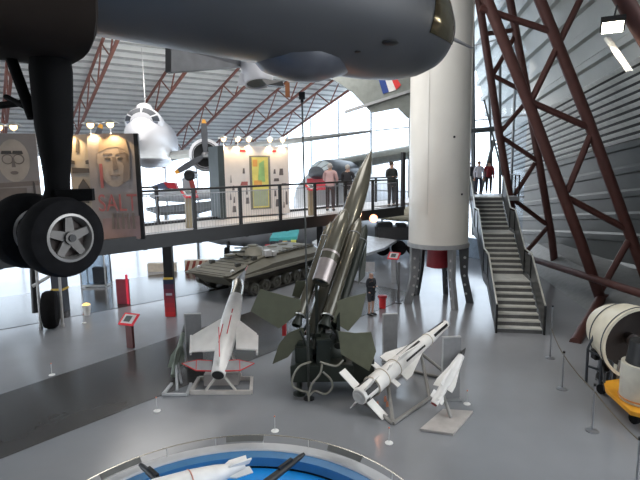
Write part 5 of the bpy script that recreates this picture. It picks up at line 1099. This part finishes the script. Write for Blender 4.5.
def person(label, p, facing, h, pose, top, legs, hair, hairc, shoe=(.03, .03, .03), shorts=False):
    """facing: angle of the direction the person looks, 0 = +x"""
    s = h/1.75; T = Thing('person', label, 'person', p); Rz = Matrix.Rotation(facing+math.pi/2, 3, 'Z')
    def Q(x, y, z): return V(p)+Rz @ V((x*s, y*s, z*s))         # local: -y forward, x = left-hand side
    arms = {'down': [((.19, 0, 1.42), (.25, .02, 1.13), (.24, -.06, .88), (.24, -.08, .80))]*2,
            'folded': [((.19, 0, 1.42), (.24, .0, 1.16), (.05, -.20, 1.16), (-.06, -.21, 1.18))]*2,
            'rail': [((.19, 0, 1.42), (.25, -.08, 1.16), (.18, -.32, 1.08), (.17, -.39, 1.07))]*2}[pose]
    verts = [(0, 0, .95), (0, .0, 1.12), (0, .01, 1.32), (0, .01, 1.45), (0, -.005, 1.53), (0, -.015, 1.60), (0, -.01, 1.70)]
    rad = [(.15, .11), (.13, .10), (.16, .115), (.10, .08), (.055, .055), (.08, .095), (.07, .08)]
    edges = [(0, 1), (1, 2), (2, 3), (3, 4), (4, 5), (5, 6)]
    for sx, A in ((1, arms[0]), (-1, arms[1])):
        b = len(verts)
        for i, (x, y, z) in enumerate(A): verts.append((x*sx, y, z)); rad.append([.06, .042, .03, .032][i])
        edges += [(3, b), (b, b+1), (b+1, b+2), (b+2, b+3)]
    for sx in (1, -1):
        b = len(verts); L = [(.10*sx, 0, .88), (.105*sx, -.01, .50), (.11*sx, .015, .11), (.115*sx, -.02, .05), (.125*sx, -.15, .035)]
        verts += L; rad += [.085, .055, .04, .04, .032]; edges += [(0, b), (b, b+1), (b+1, b+2), (b+2, b+3), (b+3, b+4)]
    mb = skinmesh('body', [Q(*v) for v in verts], edges, [tuple(c*s for c in r) if isinstance(r, tuple) else r*s for r in rad], 0)
    # face and fingers joined into the body mesh
    mb.ball(Q(0, -.105, 1.615), .018*s, 8, 6, (1, 1.2, 1.4))
    for sx in (-1, 1): mb.ball(Q(.085*sx, .0, 1.62), .022*s, 8, 6, (.5, 1, 1.3))
    for sx, A in ((1, arms[0]), (-1, arms[1])):
        x0, y0, z0 = A[2]; x1, y1, z1 = A[3]; a = Q(x1*sx, y1, z1); dv = (a-Q(x0*sx, y0, z0)).normalized(); sd_ = dv.cross(V((0, 0, 1))); sd_ = sd_.normalized() if sd_.length > .2 else Rz @ V((0, 1, 0)); cu = dv.cross(sd_)
        for k, ln in enumerate((.06, .072, .068, .05)): o_ = a+sd_*(k-1.5)*.017*s; mb.path([o_, o_+dv*ln*.6*s, o_+(dv*ln+cu*.018)*s], .008*s, 5)
        mb.path([a-dv*.03*s+sd_*.03*s, a+(sd_*.05+dv*.015)*s, a+(sd_*.052+dv*.04)*s], .0095*s, 5)
    bd = T.part('body', mb, SKIN)
    for sx in (-1, 1): mb = MB(); mb.ball(Q(.032*sx, -.098, 1.635), .009*s, 6, 4); T.part('eye', mb, BLK, bd)
    mb = MB(); mb.ball(Q(0, -.104, 1.575), .016*s, 8, 4, (1.4, .4, .35)); T.part('mouth', mb, mat('lip', (.4, .15, .13), .5), bd)
    tv = [(0, 0, .80), (0, 0, 1.0), (0, .01, 1.32), (0, .01, 1.44)]; tr_ = [(.20, .16), (.185, .15), (.18, .13), (.12, .095)]; te = [(0, 1), (1, 2), (2, 3)]
    for sx, A in ((1, arms[0]), (-1, arms[1])):
        b = len(tv)
        ks = 4 if top[1] else 3
        for i, (x, y, z) in enumerate(A[:ks]): tv.append((x*sx, y, z)); tr_.append([.078, .058, .046, .04][i])
        te += [(3, b), (b, b+1), (b+1, b+2)]+([(b+2, b+3)] if ks == 4 else [])
    T.part('jacket' if top[1] else 'shirt', skinmesh('top', [Q(*v) for v in tv], te, [tuple(c*s for c in r) if isinstance(r, tuple) else r*s for r in tr_], 0), mat('cloth_%s' % top[2], top[0], .8))
    lv = [(0, 0, 1.0)]; lr = [(.155, .12)]; le = []
    for sx in (1, -1):
        b = len(lv); L = [(.10*sx, 0, .86), (.105*sx, -.01, .52)]+([] if shorts else [(.11*sx, .012, .10)]); lv += L; lr += [.1, .078, .068][:len(L)]; le += [(0, b), (b, b+1)]+([] if shorts else [(b+1, b+2)])
    T.part('shorts' if shorts else 'trousers', skinmesh('low', [Q(*v) for v in lv], le, [tuple(c*s for c in r) if isinstance(r, tuple) else r*s for r in lr], 0), mat('cloth_%s' % legs[1], legs[0], .8))
    for sx in (1, -1): mb = limb([Q(.115*sx, .07, .05), Q(.115*sx, .0, .055), Q(.12*sx, -.1, .045), Q(.125*sx, -.18, .035)], [.042*s, .05*s, .045*s, .03*s], 10); mb.v = [V((q.x, q.y, max(q.z, p[2]+.002))) for q in mb.v]; T.part('shoe', mb, mat('shoe_dark', shoe, .5))
    if hair: mb = MB(); mb.ball(Q(0, .018, 1.668), .1*s, 16, 10, (.92, 1.05, .95)); mb.v = [q for q in mb.v]; T.part('hair', mb, mat('hair_%s' % hairc[1], hairc[0], .8))
    return T
def dk(x, y): return az(x, y, DZ+.005)
P = math.pi
p = dk(330.5, 211); person('visitor in pale pink shirt and dark trousers seen from behind at the railing', p, P*.42, 1.72, 'rail', ((.62, .42, .42), False, 'pink'), ((.05, .035, .04), 'darkplum'), True, ((.5, .48, .46), 'grey'))
p = dk(348, 210.5); person('grey haired visitor in black jacket to the right of the pink shirted one', p, P*.40, 1.66, 'rail', ((.025, .025, .03), True, 'black'), ((.03, .03, .035), 'black_trousers'), True, ((.55, .53, .5), 'silver'))
p = dk(391.5, 207); person('visitor in dark clothes with folded arms standing alone near the walkway end', p, -P*.35, 1.76, 'folded', ((.035, .04, .04), True, 'charcoal'), ((.03, .032, .035), 'charcoal_trousers'), True, ((.05, .035, .025), 'brown'))
p = az(371, 315); person('visitor in dark coat with bare legs standing on the hall floor by the red bin', p, -P*.25, 1.72, 'folded', ((.03, .035, .045), True, 'navy'), ((.04, .045, .055), 'navy_shorts'), False, ((.1, .08, .06), 'short'), shorts=True)
p = az(486, 197.5, DZ+.09); p = V((st_top.x-.1, st_top.y+.9, DZ+.085)); person('visitor in white top and dark trousers at the head of the staircase', p, -P*.5, 1.68, 'down', ((.62, .62, .70), False, 'white'), ((.03, .035, .06), 'navy_trousers'), True, ((.25, .12, .06), 'auburn'))
p = V((st_top.x-.55, st_top.y+1.1, DZ+.085)); person('visitor in black behind the white topped one at the head of the staircase', p, -P*.5, 1.66, 'down', ((.04, .04, .05), True, 'black_two'), ((.03, .03, .04), 'black_three'), True, ((.2, .1, .05), 'chestnut'))
p = V((st_top.x+.62, st_top.y+1.5, DZ+.085)); person('visitor in red and black at the right side of the stair head', p, -P*.6, 1.68, 'down', ((.30, .03, .04), True, 'red'), ((.03, .03, .03), 'black_four'), True, ((.05, .04, .03), 'dark'))
